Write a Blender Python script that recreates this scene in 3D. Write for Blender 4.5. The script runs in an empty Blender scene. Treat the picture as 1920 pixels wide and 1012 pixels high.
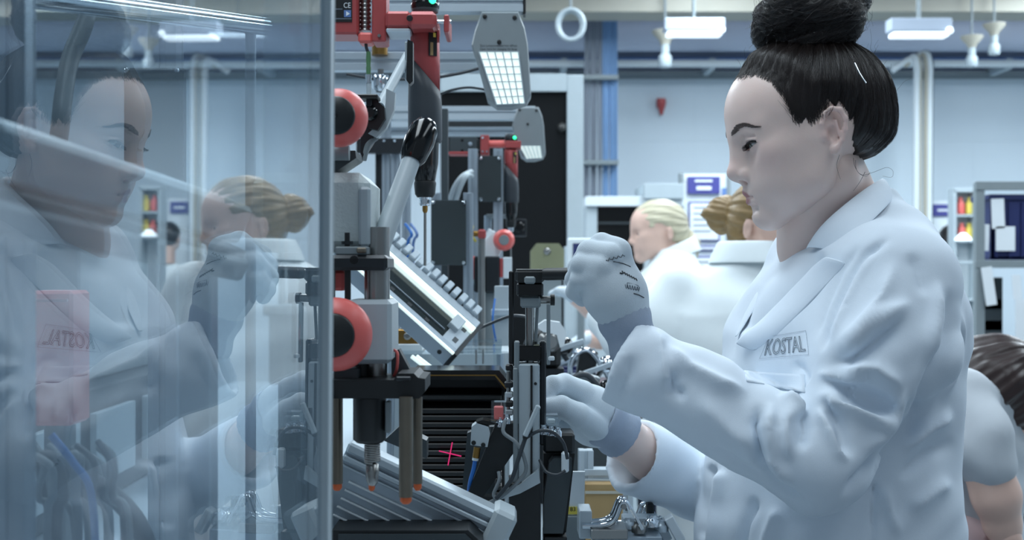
import bpy, bmesh, math, random
import numpy as np
from mathutils import Vector, Matrix, Euler
from mathutils.bvhtree import BVHTree

# ------------------------------------------------------------------ camera, world, lights, exposure
F = 2400.0; CX = 960.0; CY = 506.0; CAMZ = 1.4
S = bpy.context.scene
COL = S.collection
cam_d = bpy.data.cameras.new('camera'); cam = bpy.data.objects.new('camera', cam_d); COL.objects.link(cam)
cam.location = (0, 0, CAMZ); cam.rotation_euler = (math.pi/2, 0, 0)
cam_d.sensor_width = 36; cam_d.lens = F/1920*36; cam_d.clip_start = .05; cam_d.clip_end = 100
cam_d.dof.use_dof = True; cam_d.dof.focus_distance = 1.47; cam_d.dof.aperture_fstop = 8.0
S.camera = cam
w = bpy.data.worlds.new('world'); S.world = w; w.use_nodes = True
wb = w.node_tree.nodes['Background']; wb.inputs[0].default_value = (.62, .78, .95, 1); wb.inputs[1].default_value = .20
S.view_settings.view_transform = 'Standard'; S.view_settings.look = 'None'
S.view_settings.gamma = 1; S.view_settings.use_curve_mapping = False
S.view_settings.exposure = 0.55

def area(name, loc, size, power, col=(.80, .92, 1.0), rot=(0, 0, 0)):
    d = bpy.data.lights.new(name, 'AREA'); d.shape = 'RECTANGLE'; d.size, d.size_y = size; d.energy = power; d.color = col
    o = bpy.data.objects.new(name, d); COL.objects.link(o); o.location = loc; o.rotation_euler = rot
    return o
# rows of ceiling tubes running along the line
for i, (x, y, p) in enumerate([(-.35, 1.3, 19), (1.25, 1.0, 10), (-1.9, 2.5, 14), (.5, 3.6, 27), (2.6, 3.2, 38), (-1.2, 5.2, 45), (1.2, 6.2, 60), (3.4, 6.4, 60), (-3.0, 6.5, 45)]):
    area('ceiling_tube_light', (x, y, 3.0 if y < 4.5 else 3.27), (.5, 2.2), p if y < 4.5 else p*1.25)

# ------------------------------------------------------------------ helpers
R = math.radians
def P(px, py, D): return Vector(((px-CX)/F*D, D, CAMZ+(CY-py)/F*D))
def L(n, D): return n*D/F
def lin(c): return tuple(((v/255)/12.92 if v/255 <= .04045 else ((v/255+.055)/1.055)**2.4) for v in c)

MATS = {}
def mat(name, rgb, rough=.5, metal=0., var=.06, scale=30., bump=0., emit=None, estr=0., spec=.5, coat=0., sss=0., alpha=None, attr=None, bscale=None, sheen=0.):
    if name in MATS: return MATS[name]
    m = bpy.data.materials.new(name); m.use_nodes = True
    nt = m.node_tree; b = nt.nodes['Principled BSDF']
    c = lin(rgb)
    b.inputs['Roughness'].default_value = rough; b.inputs['Metallic'].default_value = metal
    b.inputs['Specular IOR Level'].default_value = spec
    if coat: b.inputs['Coat Weight'].default_value = coat; b.inputs['Coat Roughness'].default_value = .1
    if sss:
        b.inputs['Subsurface Weight'].default_value = sss; b.inputs['Subsurface Radius'].default_value = (1, .4, .25); b.inputs['Subsurface Scale'].default_value = .006
    if sheen: b.inputs['Sheen Weight'].default_value = sheen
    tc = nt.nodes.new('ShaderNodeTexCoord'); nz = nt.nodes.new('ShaderNodeTexNoise')
    nz.inputs['Scale'].default_value = scale; nz.inputs['Detail'].default_value = 4
    nt.links.new(tc.outputs['Object'], nz.inputs['Vector'])
    mx = nt.nodes.new('ShaderNodeMix'); mx.data_type = 'RGBA'
    mx.inputs['A'].default_value = tuple(max(0, v*(1-var)) for v in c)+(1,)
    mx.inputs['B'].default_value = tuple(min(1, v*(1+var)) for v in c)+(1,)
    nt.links.new(nz.outputs['Fac'], mx.inputs['Factor'])
    out = mx.outputs['Result']
    if attr:
        at = nt.nodes.new('ShaderNodeAttribute'); at.attribute_name = attr
        m2 = nt.nodes.new('ShaderNodeMix'); m2.data_type = 'RGBA'; m2.blend_type = 'MULTIPLY'; m2.inputs['Factor'].default_value = 1
        nt.links.new(out, m2.inputs['A']); nt.links.new(at.outputs['Color'], m2.inputs['B']); out = m2.outputs['Result']
    nt.links.new(out, b.inputs['Base Color'])
    if bump:
        n2 = nt.nodes.new('ShaderNodeTexNoise'); n2.inputs['Scale'].default_value = bscale or scale*4; n2.inputs['Detail'].default_value = 3
        nt.links.new(tc.outputs['Object'], n2.inputs['Vector'])
        bp = nt.nodes.new('ShaderNodeBump'); bp.inputs['Strength'].default_value = bump; bp.inputs['Distance'].default_value = .001
        nt.links.new(n2.outputs['Fac'], bp.inputs['Height']); nt.links.new(bp.outputs['Normal'], b.inputs['Normal'])
    if emit:
        b.inputs['Emission Color'].default_value = lin(emit)+(1,); b.inputs['Emission Strength'].default_value = estr
    MATS[name] = m
    return m

def pane_mat(name, tint, haze=.05, hazecol=(170, 190, 205), ior=1.49, rough=0.0):
    """clear sheet: straight-through transmission and real Fresnel reflection on both faces, a little dust"""
    m = bpy.data.materials.new(name); m.use_nodes = True; nt = m.node_tree; nt.nodes.clear(); N = nt.nodes.new; lk = nt.links.new
    out = N('ShaderNodeOutputMaterial'); tr = N('ShaderNodeBsdfTransparent'); gl = N('ShaderNodeBsdfGlossy'); df = N('ShaderNodeBsdfDiffuse')
    tr.inputs[0].default_value = tint+(1,); gl.inputs['Roughness'].default_value = rough; gl.inputs['Color'].default_value = (1, 1, 1, 1)
    df.inputs[0].default_value = lin(hazecol)+(1,)
    ge = N('ShaderNodeNewGeometry'); io = N('ShaderNodeMix'); io.data_type = 'FLOAT'
    io.inputs['A'].default_value = ior; io.inputs['B'].default_value = 1/ior
    lk(ge.outputs['Backfacing'], io.inputs['Factor'])
    fr = N('ShaderNodeFresnel'); lk(io.outputs['Result'], fr.inputs['IOR'])
    nz = N('ShaderNodeTexNoise'); nz.inputs['Scale'].default_value = 6; tc = N('ShaderNodeTexCoord'); lk(tc.outputs['Object'], nz.inputs['Vector'])
    mr = N('ShaderNodeMapRange'); lk(nz.outputs['Fac'], mr.inputs['Value']); mr.inputs['From Min'].default_value = .3; mr.inputs['From Max'].default_value = .7
    mr.inputs['To Min'].default_value = haze*.7; mr.inputs['To Max'].default_value = haze*1.3
    m1 = N('ShaderNodeMixShader'); lk(mr.outputs['Result'], m1.inputs[0]); lk(tr.outputs[0], m1.inputs[1]); lk(df.outputs[0], m1.inputs[2])
    m2 = N('ShaderNodeMixShader'); lk(fr.outputs[0], m2.inputs[0]); lk(m1.outputs[0], m2.inputs[1]); lk(gl.outputs[0], m2.inputs[2])
    lk(m2.outputs[0], out.inputs[0]); MATS[name] = m
    return m

M = {}
M['alu'] = mat('alu', (168, 180, 190), .38, .75, .05, 40)
M['alu_w'] = mat('alu_white', (190, 202, 210), .35, .35, .04, 30)
M['steel'] = mat('steel', (150, 150, 148), .28, .95, .08, 60)
M['chrome'] = mat('chrome', (215, 222, 228), .08, 1., .02)
M['brass'] = mat('brass', (150, 115, 62), .35, .9, .1, 50)
M['bronze'] = mat('bronze_rod', (122, 114, 102), .4, .8, .15, 60)
M['black'] = mat('black', (20, 23, 25), .42, .0, .15, 40)
M['black_gloss'] = mat('black_gloss', (12, 14, 15), .14, .0, .1, 40)
M['anod'] = mat('black_anodised', (40, 44, 48), .35, .4, .15, 40)
M['dark'] = mat('dark_grey', (58, 66, 70), .45, .1, .08, 30)
M['toolgrey'] = mat('tool_grey', (52, 58, 64), .45, 0, .1, 40)
M['plate'] = mat('smoked_plate', (70, 78, 80), .22, .55, .06, 20)
M['grey'] = mat('grey_paint', (128, 138, 142), .5, 0, .06, 30)
M['lgrey'] = mat('light_grey_paint', (176, 188, 194), .45, 0, .04, 30)
M['cast'] = mat('textured_casting', (196, 206, 206), .55, 0, .05, 60, bump=.9, bscale=260)
M['white'] = mat('white_paint', (222, 230, 234), .45, 0, .03, 10)
M['red'] = mat('red_anodised', (172, 76, 76), .4, .2, .08, 40)
M['redp'] = mat('red_plastic', (224, 104, 98), .4, 0, .05, 20)
M['orange'] = mat('orange_tip', (214, 96, 40), .45, 0, .1, 50)
M['green'] = mat('green_sleeve', (84, 128, 88), .5, 0, .1, 60)
M['blue'] = mat('blue_hose', (40, 110, 190), .35, 0, .08, 30)
M['navy'] = mat('navy_plastic', (32, 42, 92), .45, 0, .08, 20)
M['purple'] = mat('purple_print', (66, 68, 140), .5, 0, .04, 20)
M['paper'] = mat('paper', (226, 232, 236), .7, 0, .02, 10)
M['yellow'] = mat('yellow_label', (226, 208, 92), .6, 0, .04, 20)
M['card'] = mat('cardboard', (164, 136, 92), .75, 0, .08, 30)
M['olive'] = mat('olive_metal', (140, 142, 112), .4, .3, .1, 30)
M['ink'] = mat('ink', (34, 38, 44), .6, 0, .05)
M['inkg'] = mat('grey_ink', (96, 106, 118), .7, 0, .05)
M['rubber'] = mat('rubber_cable', (52, 58, 64), .45, 0, .1, 30)
M['gcable'] = mat('grey_cable', (124, 132, 136), .45, 0, .08, 30)
M['led'] = mat('green_led', (40, 220, 140), .3, emit=(40, 235, 150), estr=2.2)
M['tube'] = mat('lamp_diffuser', (235, 245, 240), .4, emit=(226, 246, 240), estr=.55)
M['tubeceil'] = mat('ceiling_diffuser', (235, 245, 250), .4, emit=(228, 242, 255), estr=.9)
M['wall'] = mat('wall_paint', (206, 218, 226), .6, 0, .03, 3)
M['ceil'] = mat('ceiling_paint', (120, 134, 150), .7, 0, .08, 2)
M['floor'] = mat('floor_vinyl', (120, 130, 138), .35, 0, .08, 3)
M['clear'] = pane_mat('clear_acrylic', (.93, .96, .97), .03)
M['guard'] = pane_mat('guard_pane', (.78, .85, .89), .10, ior=2.2)
M['frost'] = pane_mat('hazy_strip', (.93, .96, .97), .25, (196, 210, 220))
M['laser'] = mat('laser_line', (255, 40, 110), .5, emit=(190, 40, 100), estr=.55)

ALL = {}
def link(o, parent=None):
    COL.objects.link(o)
    if parent is not None: o.parent = parent
    return o
def tag(o, label=None, cat=None, group=None, kind=None):
    if label: o['label'] = label
    if cat: o['category'] = cat
    if group: o['group'] = group
    if kind: o['kind'] = kind
    return o
def thing(name, label, cat, loc=(0, 0, 0), group=None):
    o = bpy.data.objects.new(name, None); o.empty_display_size = .02; link(o); o.location = Vector(loc)
    return tag(o, label, cat, group)

def basis(d, up=Vector((0, 0, 1))):
    d = d.normalized()
    if abs(d.dot(up)) > .98: up = Vector((0, 1, 0))
    x = up.cross(d).normalized(); y = d.cross(x)
    return x, y, d

class MB:
    """collects shapes, several materials allowed, builds ONE mesh object"""
    def __init__(s): s.v = []; s.f = []; s.m = []; s.sm = []; s.mats = []
    def mi(s, m):
        m = M[m] if isinstance(m, str) else m
        if m not in s.mats: s.mats.append(m)
        return s.mats.index(m)
    def add(s, vs, fs, m, smooth=False):
        b = len(s.v); i = s.mi(m)
        s.v += [tuple(p) for p in vs]
        for f in fs: s.f.append([b+k for k in f]); s.m.append(i); s.sm.append(smooth)
        return s
    def box(s, c, size, m, rot=None, bev=.0012):
        """chamfered box; c centre, size full, rot Matrix3 / euler-degree tuple"""
        hx, hy, hz = size[0]/2, size[1]/2, size[2]/2
        b = min(bev, hx*.45, hy*.45, hz*.45)
        if rot is None: Rm = Matrix.Identity(3)
        elif isinstance(rot, Matrix): Rm = rot
        else: Rm = Euler([R(a) for a in rot]).to_matrix()
        c = Vector(c)
        if b <= 0 or bev == 0:
            vs = [c+Rm@Vector((x*hx, y*hy, z*hz)) for x in (-1, 1) for y in (-1, 1) for z in (-1, 1)]
            fs = [(0, 1, 3, 2), (4, 6, 7, 5), (0, 4, 5, 1), (2, 3, 7, 6), (0, 2, 6, 4), (1, 5, 7, 3)]
            return s.add(vs, fs, m)
        vs = []; idx = {}
        h = (hx, hy, hz)
        for x in (-1, 1):
            for y in (-1, 1):
                for z in (-1, 1):
                    sg = (x, y, z)
                    for a in range(3):
                        p = [sg[k]*(h[k] if k == a else h[k]-b) for k in range(3)]
                        idx[(sg, a)] = len(vs); vs.append(c+Rm@Vector(p))
        fs = []
        for a in range(3):
            o = [k for k in range(3) if k != a]
            for sgn in (-1, 1):
                q = []
                for u, v in ((-1, -1), (1, -1), (1, 1), (-1, 1)):
                    sg = [0, 0, 0]; sg[a] = sgn; sg[o[0]] = u; sg[o[1]] = v; q.append(idx[(tuple(sg), a)])
                flip = (sgn < 0) != (a == 1)
                fs.append(q[::-1] if flip else q)
        for a in range(3):            # edges parallel to axis a
            o = [k for k in range(3) if k != a]
            for u in (-1, 1):
                for v in (-1, 1):
                    q = []
                    for t, ax in ((-1, o[0]), (1, o[0]), (1, o[1]), (-1, o[1])):
                        sg = [0, 0, 0]; sg[a] = t; sg[o[0]] = u; sg[o[1]] = v; q.append(idx[(tuple(sg), ax)])
                    fs.append(q)
        for x in (-1, 1):
            for y in (-1, 1):
                for z in (-1, 1): fs.append([idx[((x, y, z), a)] for a in range(3)])
        return s.add(vs, fs, m)
    def pbox(s, x0, y0, x1, y1, D, dep, m, bev=.0012):
        """box whose front face fills the given pixel-measured width and height at depth D"""
        a = P(x0, y1, D); b = P(x1, y0, D)
        return s.box(((a.x+b.x)/2, D+dep/2, (a.z+b.z)/2), (b.x-a.x, dep, b.z-a.z), m, bev=bev)
    def bar(s, a, b, wd, th, m, up=Vector((0, -1, 0)), bev=.0012):
        """box along a->b; th measured along 'up', wd across"""
        a = Vector(a); b = Vector(b); d = (b-a); ln = d.length; d.normalize()
        x = Vector(up).cross(d).normalized(); u = d.cross(x)
        Rm = Matrix((x, u, d)).transposed()
        return s.box((a+b)/2, (wd, th, ln), m, rot=Rm, bev=bev)
    def cyl(s, a, b, r0, m, r1=None, n=20, cap=True, smooth=True):
        a = Vector(a); b = Vector(b); r1 = r0 if r1 is None else r1
        x, y, d = basis(b-a)
        vs = []
        for c, r in ((a, r0), (b, r1)):
            for k in range(n):
                t = 2*math.pi*k/n; vs.append(c+x*(math.cos(t)*r)+y*(math.sin(t)*r))
        s.add(vs, [(k, (k+1) % n, n+(k+1) % n, n+k) for k in range(n)], m, smooth)
        if cap: s.add(vs, [tuple(range(n))[::-1], tuple(range(n, 2*n))], m)
        return s
    def lathe(s, a, d, prof, m, n=28, smooth=True):
        """profile of (distance along d, radius)"""
        a = Vector(a); x, y, d = basis(Vector(d)); vs = []; k2 = len(prof)
        for h, r in prof:
            for k in range(n):
                t = 2*math.pi*k/n; vs.append(a+d*h+x*(math.cos(t)*r)+y*(math.sin(t)*r))
        fs = [(i*n+k, i*n+(k+1) % n, (i+1)*n+(k+1) % n, (i+1)*n+k) for i in range(k2-1) for k in range(n)]
        s.add(vs, fs, m, smooth)
        s.add(vs, [tuple(range(n))[::-1], tuple(range((k2-1)*n, k2*n))], m)
        return s
    def tube(s, pts, r, m, n=10, sub=6):
        pts = [Vector(p) for p in pts]
        if sub > 1 and len(pts) > 2:
            q = []
            for i in range(len(pts)-1):
                p0 = pts[max(i-1, 0)]; p1 = pts[i]; p2 = pts[i+1]; p3 = pts[min(i+2, len(pts)-1)]
                for k in range(sub):
                    t = k/sub
                    q.append(.5*((2*p1)+(p2-p0)*t+(2*p0-5*p1+4*p2-p3)*t*t+(3*p1-p0-3*p2+p3)*t**3))
            pts = q+[pts[-1]]
        rr = r if callable(r) else (lambda t: r)
        vs = []; N = len(pts); x = None
        for i, p in enumerate(pts):
            d = (pts[min(i+1, N-1)]-pts[max(i-1, 0)]).normalized()
            if x is None: x, y, _ = basis(d)
            else: x = (x-d*x.dot(d)).normalized(); y = d.cross(x)
            ra = rr(i/(N-1))
            for k in range(n):
                t = 2*math.pi*k/n; vs.append(p+x*(math.cos(t)*ra)+y*(math.sin(t)*ra))
        s.add(vs, [(i*n+k, i*n+(k+1) % n, (i+1)*n+(k+1) % n, (i+1)*n+k) for i in range(N-1) for k in range(n)], m, True)
        s.add(vs, [tuple(range(n))[::-1], tuple(range((N-1)*n, N*n))], m)
        return s
    def ball(s, c, r, m, n=20, sc=(1, 1, 1), rot=None):
        vs = []; rows = n//2; c = Vector(c); Rm = Euler([R(a) for a in rot]).to_matrix() if rot else Matrix.Identity(3)
        for i in range(1, rows):
            ph = math.pi*i/rows
            for k in range(n):
                t = 2*math.pi*k/n
                vs.append(c+Rm@Vector((r*sc[0]*math.sin(ph)*math.cos(t), r*sc[1]*math.sin(ph)*math.sin(t), r*sc[2]*math.cos(ph))))
        vs += [c+Rm@Vector((0, 0, r*sc[2])), c+Rm@Vector((0, 0, -r*sc[2]))]; T = len(vs)-2
        fs = [(i*n+k, (i+1)*n+k, (i+1)*n+(k+1) % n, i*n+(k+1) % n) for i in range(rows-2) for k in range(n)]
        fs += [(T, k, (k+1) % n) for k in range(n)]+[(T+1, (rows-2)*n+(k+1) % n, (rows-2)*n+k) for k in range(n)]
        return s.add(vs, fs, m, True)
    def prism(s, pts, D, dep, m, smooth=False):
        """polygon given in pixel measures at depth D, extruded backwards by dep"""
        a = [P(x, y, D) for x, y in pts]; n = len(a); b = [p+Vector((0, dep, 0)) for p in a]
        return s.add(a+b, [tuple(range(n)), tuple(range(n, 2*n))[::-1]]+[(k, k+n, (k+1) % n+n, (k+1) % n) for k in range(n)], m, smooth)
    def build(s, name, parent=None, label=None, cat=None, group=None, kind=None):
        me = bpy.data.meshes.new(name); me.from_pydata(s.v, [], s.f)
        for m in s.mats: me.materials.append(m)
        me.polygons.foreach_set('material_index', s.m); me.polygons.foreach_set('use_smooth', s.sm)
        me.update()
        bm = bmesh.new(); bm.from_mesh(me); bmesh.ops.recalc_face_normals(bm, faces=bm.faces); bm.to_mesh(me); bm.free()
        o = bpy.data.objects.new(name, me)
        if parent is not None:
            off = wloc(parent)
            if off.length > 0: me.transform(Matrix.Translation(-off))
        link(o, parent)
        return tag(o, label, cat, group, kind)
def wloc(o):
    l = Vector(o.location)
    while o.parent: o = o.parent; l += Vector(o.location)
    return l
def profile(mb, a, b, wd, th, m='alu', up=Vector((0, -1, 0)), slots=1):
    """slotted aluminium extrusion: ribs with real grooves between"""
    a = Vector(a); b = Vector(b); d = (b-a).normalized(); x = Vector(up).cross(d).normalized(); u = d.cross(x)
    mb.bar(a, b, wd*.96, th*.74, m, up)
    n = slots; gw = wd*.2/n; rib = (wd-gw*n)/(n+1)
    for k in range(n+1):
        o = -wd/2+rib/2+k*(rib+gw)
        for sg in (-1, 1): mb.bar(a+x*o+u*(sg*th*.43), b+x*o+u*(sg*th*.43), rib, th*.14, m, up, bev=.0006)
    return mb
def copy_tree(o, parent=None, loc=None):
    c = o.copy(); COL.objects.link(c); c.parent = parent
    if loc is not None: c.location = loc
    for ch in [q for q in bpy.data.objects if q.parent == o]: copy_tree(ch, c)
    return c

# ------------------------------------------------------------------ implicit surfaces for figures
class SDF:
    def __init__(s, lo, hi, h):
        s.lo = np.array(lo, float); s.h = h
        s.n = np.ceil((np.array(hi)-s.lo)/h).astype(int)+1
        s.ax = [s.lo[i]+h*np.arange(s.n[i]) for i in range(3)]
        s.g = np.full(s.n, 1e3, np.float32)
    def _sub(s, lo, hi, pad):
        i0 = np.clip(np.floor((np.array(lo)-pad-s.lo)/s.h).astype(int), 0, s.n); i1 = np.clip(np.ceil((np.array(hi)+pad-s.lo)/s.h).astype(int)+1, 0, s.n)
        sl = tuple(slice(a, b) for a, b in zip(i0, i1))
        X = s.ax[0][sl[0]][:, None, None]; Y = s.ax[1][sl[1]][None, :, None]; Z = s.ax[2][sl[2]][None, None, :]
        return sl, X, Y, Z
    def _put(s, sl, d, k, sub):
        g = s.g[sl]
        if g.size == 0: return
        if sub:
            d = -d; k = max(k, 1e-6); h = np.maximum(k-np.abs(g-d), 0)/k; s.g[sl] = np.maximum(g, d)+h*h*k*.25
        else:
            k = max(k, 1e-6); h = np.maximum(k-np.abs(g-d), 0)/k; s.g[sl] = np.minimum(g, d)-h*h*k*.25
    def ell(s, c, r, k=.01, rot=None, sub=False):
        c = np.array(c, float); r = np.array(r, float); m = r.max() if rot is not None else None
        ext = np.full(3, m) if rot is not None else r
        sl, X, Y, Z = s._sub(c-ext, c+ext, k+2*s.h+.004)
        X = X-c[0]; Y = Y-c[1]; Z = Z-c[2]
        if rot is not None:
            Q = np.array(rot if isinstance(rot, Matrix) else Euler([R(a) for a in rot]).to_matrix()).T
            X, Y, Z = (Q[i, 0]*X+Q[i, 1]*Y+Q[i, 2]*Z for i in range(3))
        k0 = np.sqrt((X/r[0])**2+(Y/r[1])**2+(Z/r[2])**2); k1 = np.sqrt((X/r[0]**2)**2+(Y/r[1]**2)**2+(Z/r[2]**2)**2)
        s._put(sl, (k0*(k0-1)/np.maximum(k1, 1e-9)).astype(np.float32), k, sub)
    def cap(s, a, b, ra, rb=None, k=.01, sub=False):
        rb = ra if rb is None else rb
        a = np.array(a, float); b = np.array(b, float); m = max(ra, rb)
        sl, X, Y, Z = s._sub(np.minimum(a, b)-m, np.maximum(a, b)+m, k+2*s.h+.004)
        v = b-a; vv = max(v@v, 1e-12)
        t = np.clip(((X-a[0])*v[0]+(Y-a[1])*v[1]+(Z-a[2])*v[2])/vv, 0, 1)
        d = np.sqrt((X-a[0]-t*v[0])**2+(Y-a[1]-t*v[1])**2+(Z-a[2]-t*v[2])**2)-(ra+(rb-ra)*t)
        s._put(sl, d.astype(np.float32), k, sub)
    def chain(s, pts, rs, k=.01, sub=False):
        for i in range(len(pts)-1): s.cap(pts[i], pts[i+1], rs[i], rs[i+1], k, sub)
    def loft(s, keys, k=.02, sub=False, pw=2.0):
        """keys rows (z, cx, cy, rx, ry): stacked superellipse sections"""
        K = np.array(sorted(keys)); z0, z1 = K[0, 0], K[-1, 0]
        m = max(K[:, 3].max(), K[:, 4].max())
        lo = [(K[:, 1]-K[:, 3]).min(), (K[:, 2]-K[:, 4]).min(), z0]; hi = [(K[:, 1]+K[:, 3]).max(), (K[:, 2]+K[:, 4]).max(), z1]
        sl, X, Y, Z = s._sub(lo, hi, k+2*s.h+.004)
        def ip(c):
            v = np.interp(Z, K[:, 0], K[:, c]); return v
        rx, ry = ip(3), ip(4); q = (np.abs((X-ip(1))/rx)**pw+np.abs((Y-ip(2))/ry)**pw)**(1/pw)
        d = (q-1)*np.minimum(rx, ry); d = np.maximum(d, np.maximum(z0-Z, Z-z1))
        s._put(sl, d.astype(np.float32), k, sub)
    def mesh(s, smooth=1):
        g = s.g; n = g.shape; ins = g < 0
        c = np.zeros([m-1 for m in n], np.int8)
        for i in (0, 1):
            for j in (0, 1):
                for k in (0, 1): c += ins[i:n[0]-1+i, j:n[1]-1+j, k:n[2]-1+k]
        act = (c > 0) & (c < 8); ids = np.argwhere(act); idx = np.full(act.shape, -1, np.int64); idx[act] = np.arange(len(ids))
        V = np.zeros((len(ids), 3)); W = np.zeros(len(ids))
        off = [(i, j, k) for i in (0, 1) for j in (0, 1) for k in (0, 1)]
        val = {o: g[ids[:, 0]+o[0], ids[:, 1]+o[1], ids[:, 2]+o[2]] for o in off}
        for a in off:
            for ax in range(3):
                if a[ax] == 0:
                    b = list(a); b[ax] = 1; b = tuple(b); va, vb = np.clip(val[a], -1, 1), np.clip(val[b], -1, 1)
                    x = (va < 0) != (vb < 0); t = np.where(x, va/np.where(x, va-vb, 1), 0)
                    p = np.tile(np.array(a, float), (len(ids), 1)); p[:, ax] = t
                    V[x] += p[x]; W[x] += 1
        V = s.lo+s.h*(ids+V/np.maximum(W, 1)[:, None])
        Fs = []
        for ax in range(3):
            o1, o2 = [(1, 2), (2, 0), (0, 1)][ax]
            A = ins.take(range(n[ax]-1), ax); B = ins.take(range(1, n[ax]), ax); e = A != B
            E = np.argwhere(e); E = E[(E[:, o1] > 0) & (E[:, o2] > 0) & (E[:, o1] < n[o1]-1) & (E[:, o2] < n[o2]-1)]
            q = []
            for d1, d2 in ((1, 1), (0, 1), (0, 0), (1, 0)):
                t = E.copy(); t[:, o1] -= d1; t[:, o2] -= d2; q.append(idx[t[:, 0], t[:, 1], t[:, 2]])
            q = np.stack(q, 1); fl = B[E[:, 0], E[:, 1], E[:, 2]]
            q[fl] = q[fl][:, ::-1]; Fs.append(q)
        Fc = np.concatenate(Fs); Fc = Fc[(Fc >= 0).all(1)]
        for _ in range(smooth): V = relax(V, Fc)
        return V, Fc
def relax(V, Fc, f=.5):
    acc = np.zeros_like(V); cnt = np.zeros(len(V))
    for i in range(4):
        a = Fc[:, i]; b = Fc[:, (i+1) % 4]
        for u, v in ((a, b), (b, a)):
            for c in range(3): acc[:, c] += np.bincount(u, V[v, c], len(V))
            cnt += np.bincount(u, minlength=len(V))
    return V*(1-f)+f*acc/np.maximum(cnt, 1)[:, None]
def normals(V, Fc):
    a = V[Fc[:, 2]]-V[Fc[:, 0]]; b = V[Fc[:, 3]]-V[Fc[:, 1]]; fn = np.cross(a, b); N = np.zeros_like(V)
    for i in range(4):
        for c in range(3): N[:, c] += np.bincount(Fc[:, i], fn[:, c], len(V))
    return N/np.maximum(np.linalg.norm(N, axis=1), 1e-12)[:, None]
def npmesh(name, V, Fc, m, parent=None, col=None, label=None, **kw):
    me = bpy.data.meshes.new(name); off = np.array(wloc(parent)) if parent is not None else np.zeros(3)
    me.vertices.add(len(V)); me.vertices.foreach_set('co', (V-off).astype(np.float32).ravel())
    k = Fc.shape[1]
    me.loops.add(Fc.size); me.loops.foreach_set('vertex_index', Fc.ravel().astype(np.int32))
    me.polygons.add(len(Fc)); me.polygons.foreach_set('loop_start', np.arange(0, Fc.size, k, dtype=np.int32))
    me.polygons.foreach_set('use_smooth', np.ones(len(Fc), bool)); me.update(calc_edges=True)
    me.materials.append(M[m] if isinstance(m, str) else m)
    if col is not None:
        a = me.color_attributes.new('col', 'FLOAT_COLOR', 'POINT')
        a.data.foreach_set('color', np.concatenate([col, np.ones((len(V), 1))], 1).astype(np.float32).ravel())
    o = bpy.data.objects.new(name, me); link(o, parent)
    return tag(o, label, **kw)
def bvh(V, Fc): return BVHTree.FromPolygons([tuple(v) for v in V], [tuple(int(i) for i in f) for f in Fc])
def project(V): return CX+F*V[:, 0]/V[:, 1], CY-F*(V[:, 2]-CAMZ)/V[:, 1]
def stroke(V, Fc, pts, wd, amp, Dr=(0, 9), taper=.25, wd2=None):
    """sculpt a fold: raise (amp>0) or press (amp<0) the surface along a path measured on the photograph"""
    N = normals(V, Fc); x, y = project(V)
    view = -V.copy(); view[:, 2] += CAMZ; fac = (N*view).sum(1)/np.linalg.norm(view, axis=1)
    ok = (fac > -.1) & (V[:, 1] > Dr[0]) & (V[:, 1] < Dr[1])
    pts = np.array(pts, float); seg = np.linalg.norm(np.diff(pts, axis=0), axis=1); tot = seg.sum(); acc = 0
    best = np.full(len(V), 1e9); bt = np.zeros(len(V))
    for i in range(len(pts)-1):
        a, d = pts[i], pts[i+1]-pts[i]; t = np.clip(((x-a[0])*d[0]+(y-a[1])*d[1])/(d@d), 0, 1)
        q = np.hypot(x-a[0]-t*d[0], y-a[1]-t*d[1]); u = q < best; best[u] = q[u]; bt[u] = (acc+t[u]*seg[i])/tot; acc += seg[i]
    tp = np.clip(np.minimum(bt, 1-bt)/max(taper, 1e-3), 0, 1); tp = tp*tp*(3-2*tp)
    w_ = wd if wd2 is None else wd+(wd2-wd)*bt
    a = amp*np.exp(-(best/w_)**1.45)*tp*ok
    return V+N*a[:, None]
def cast(tree, px, py, off=.0):
    o = Vector((0, 0, CAMZ)); d = (P(px, py, 1)-o).normalized()
    h = tree.ray_cast(o, d)
    if h[0] is None: return None
    n = h[1] if h[1].dot(d) < 0 else -h[1]
    return h[0]+n*off, n
def hairs(name, curves, r, m, parent=None, kind=None, tip=.4):
    hc = bpy.data.hair_curves.new(name); hc.add_curves([len(c) for c in curves])
    off = np.array(wloc(parent)) if parent is not None else np.zeros(3)
    pos = np.concatenate([np.array(c, float) for c in curves])-off
    hc.attributes['position'].data.foreach_set('vector', pos.astype(np.float32).ravel())
    ra = np.concatenate([np.linspace(r, r*tip, len(c)) for c in curves]).astype(np.float32)
    at = hc.attributes.get('radius') or hc.attributes.new('radius', 'FLOAT', 'POINT'); at.data.foreach_set('value', ra)
    hc.materials.append(M[m] if isinstance(m, str) else m)
    o = bpy.data.objects.new(name, hc); link(o, parent)
    return tag(o, kind=kind)
def text_mesh(body, size, thick=.0, outline=False, bold=0, shear=0):
    c = bpy.data.curves.new('text', 'FONT'); c.body = body; c.size = size; c.shear = shear; c.offset = bold
    if outline: c.fill_mode = 'NONE'; c.bevel_depth = size*.013; c.bevel_resolution = 0; c.resolution_u = 3
    else: c.resolution_u = 3
    o = bpy.data.objects.new('text', c); COL.objects.link(o)
    dg = bpy.context.evaluated_depsgraph_get(); me = bpy.data.meshes.new_from_object(o.evaluated_get(dg))
    V = [tuple(v.co) for v in me.vertices]; Fs = [tuple(p.vertices) for p in me.polygons]
    bpy.data.objects.remove(o); bpy.data.curves.remove(c); bpy.data.meshes.remove(me)
    return V, Fs
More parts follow.
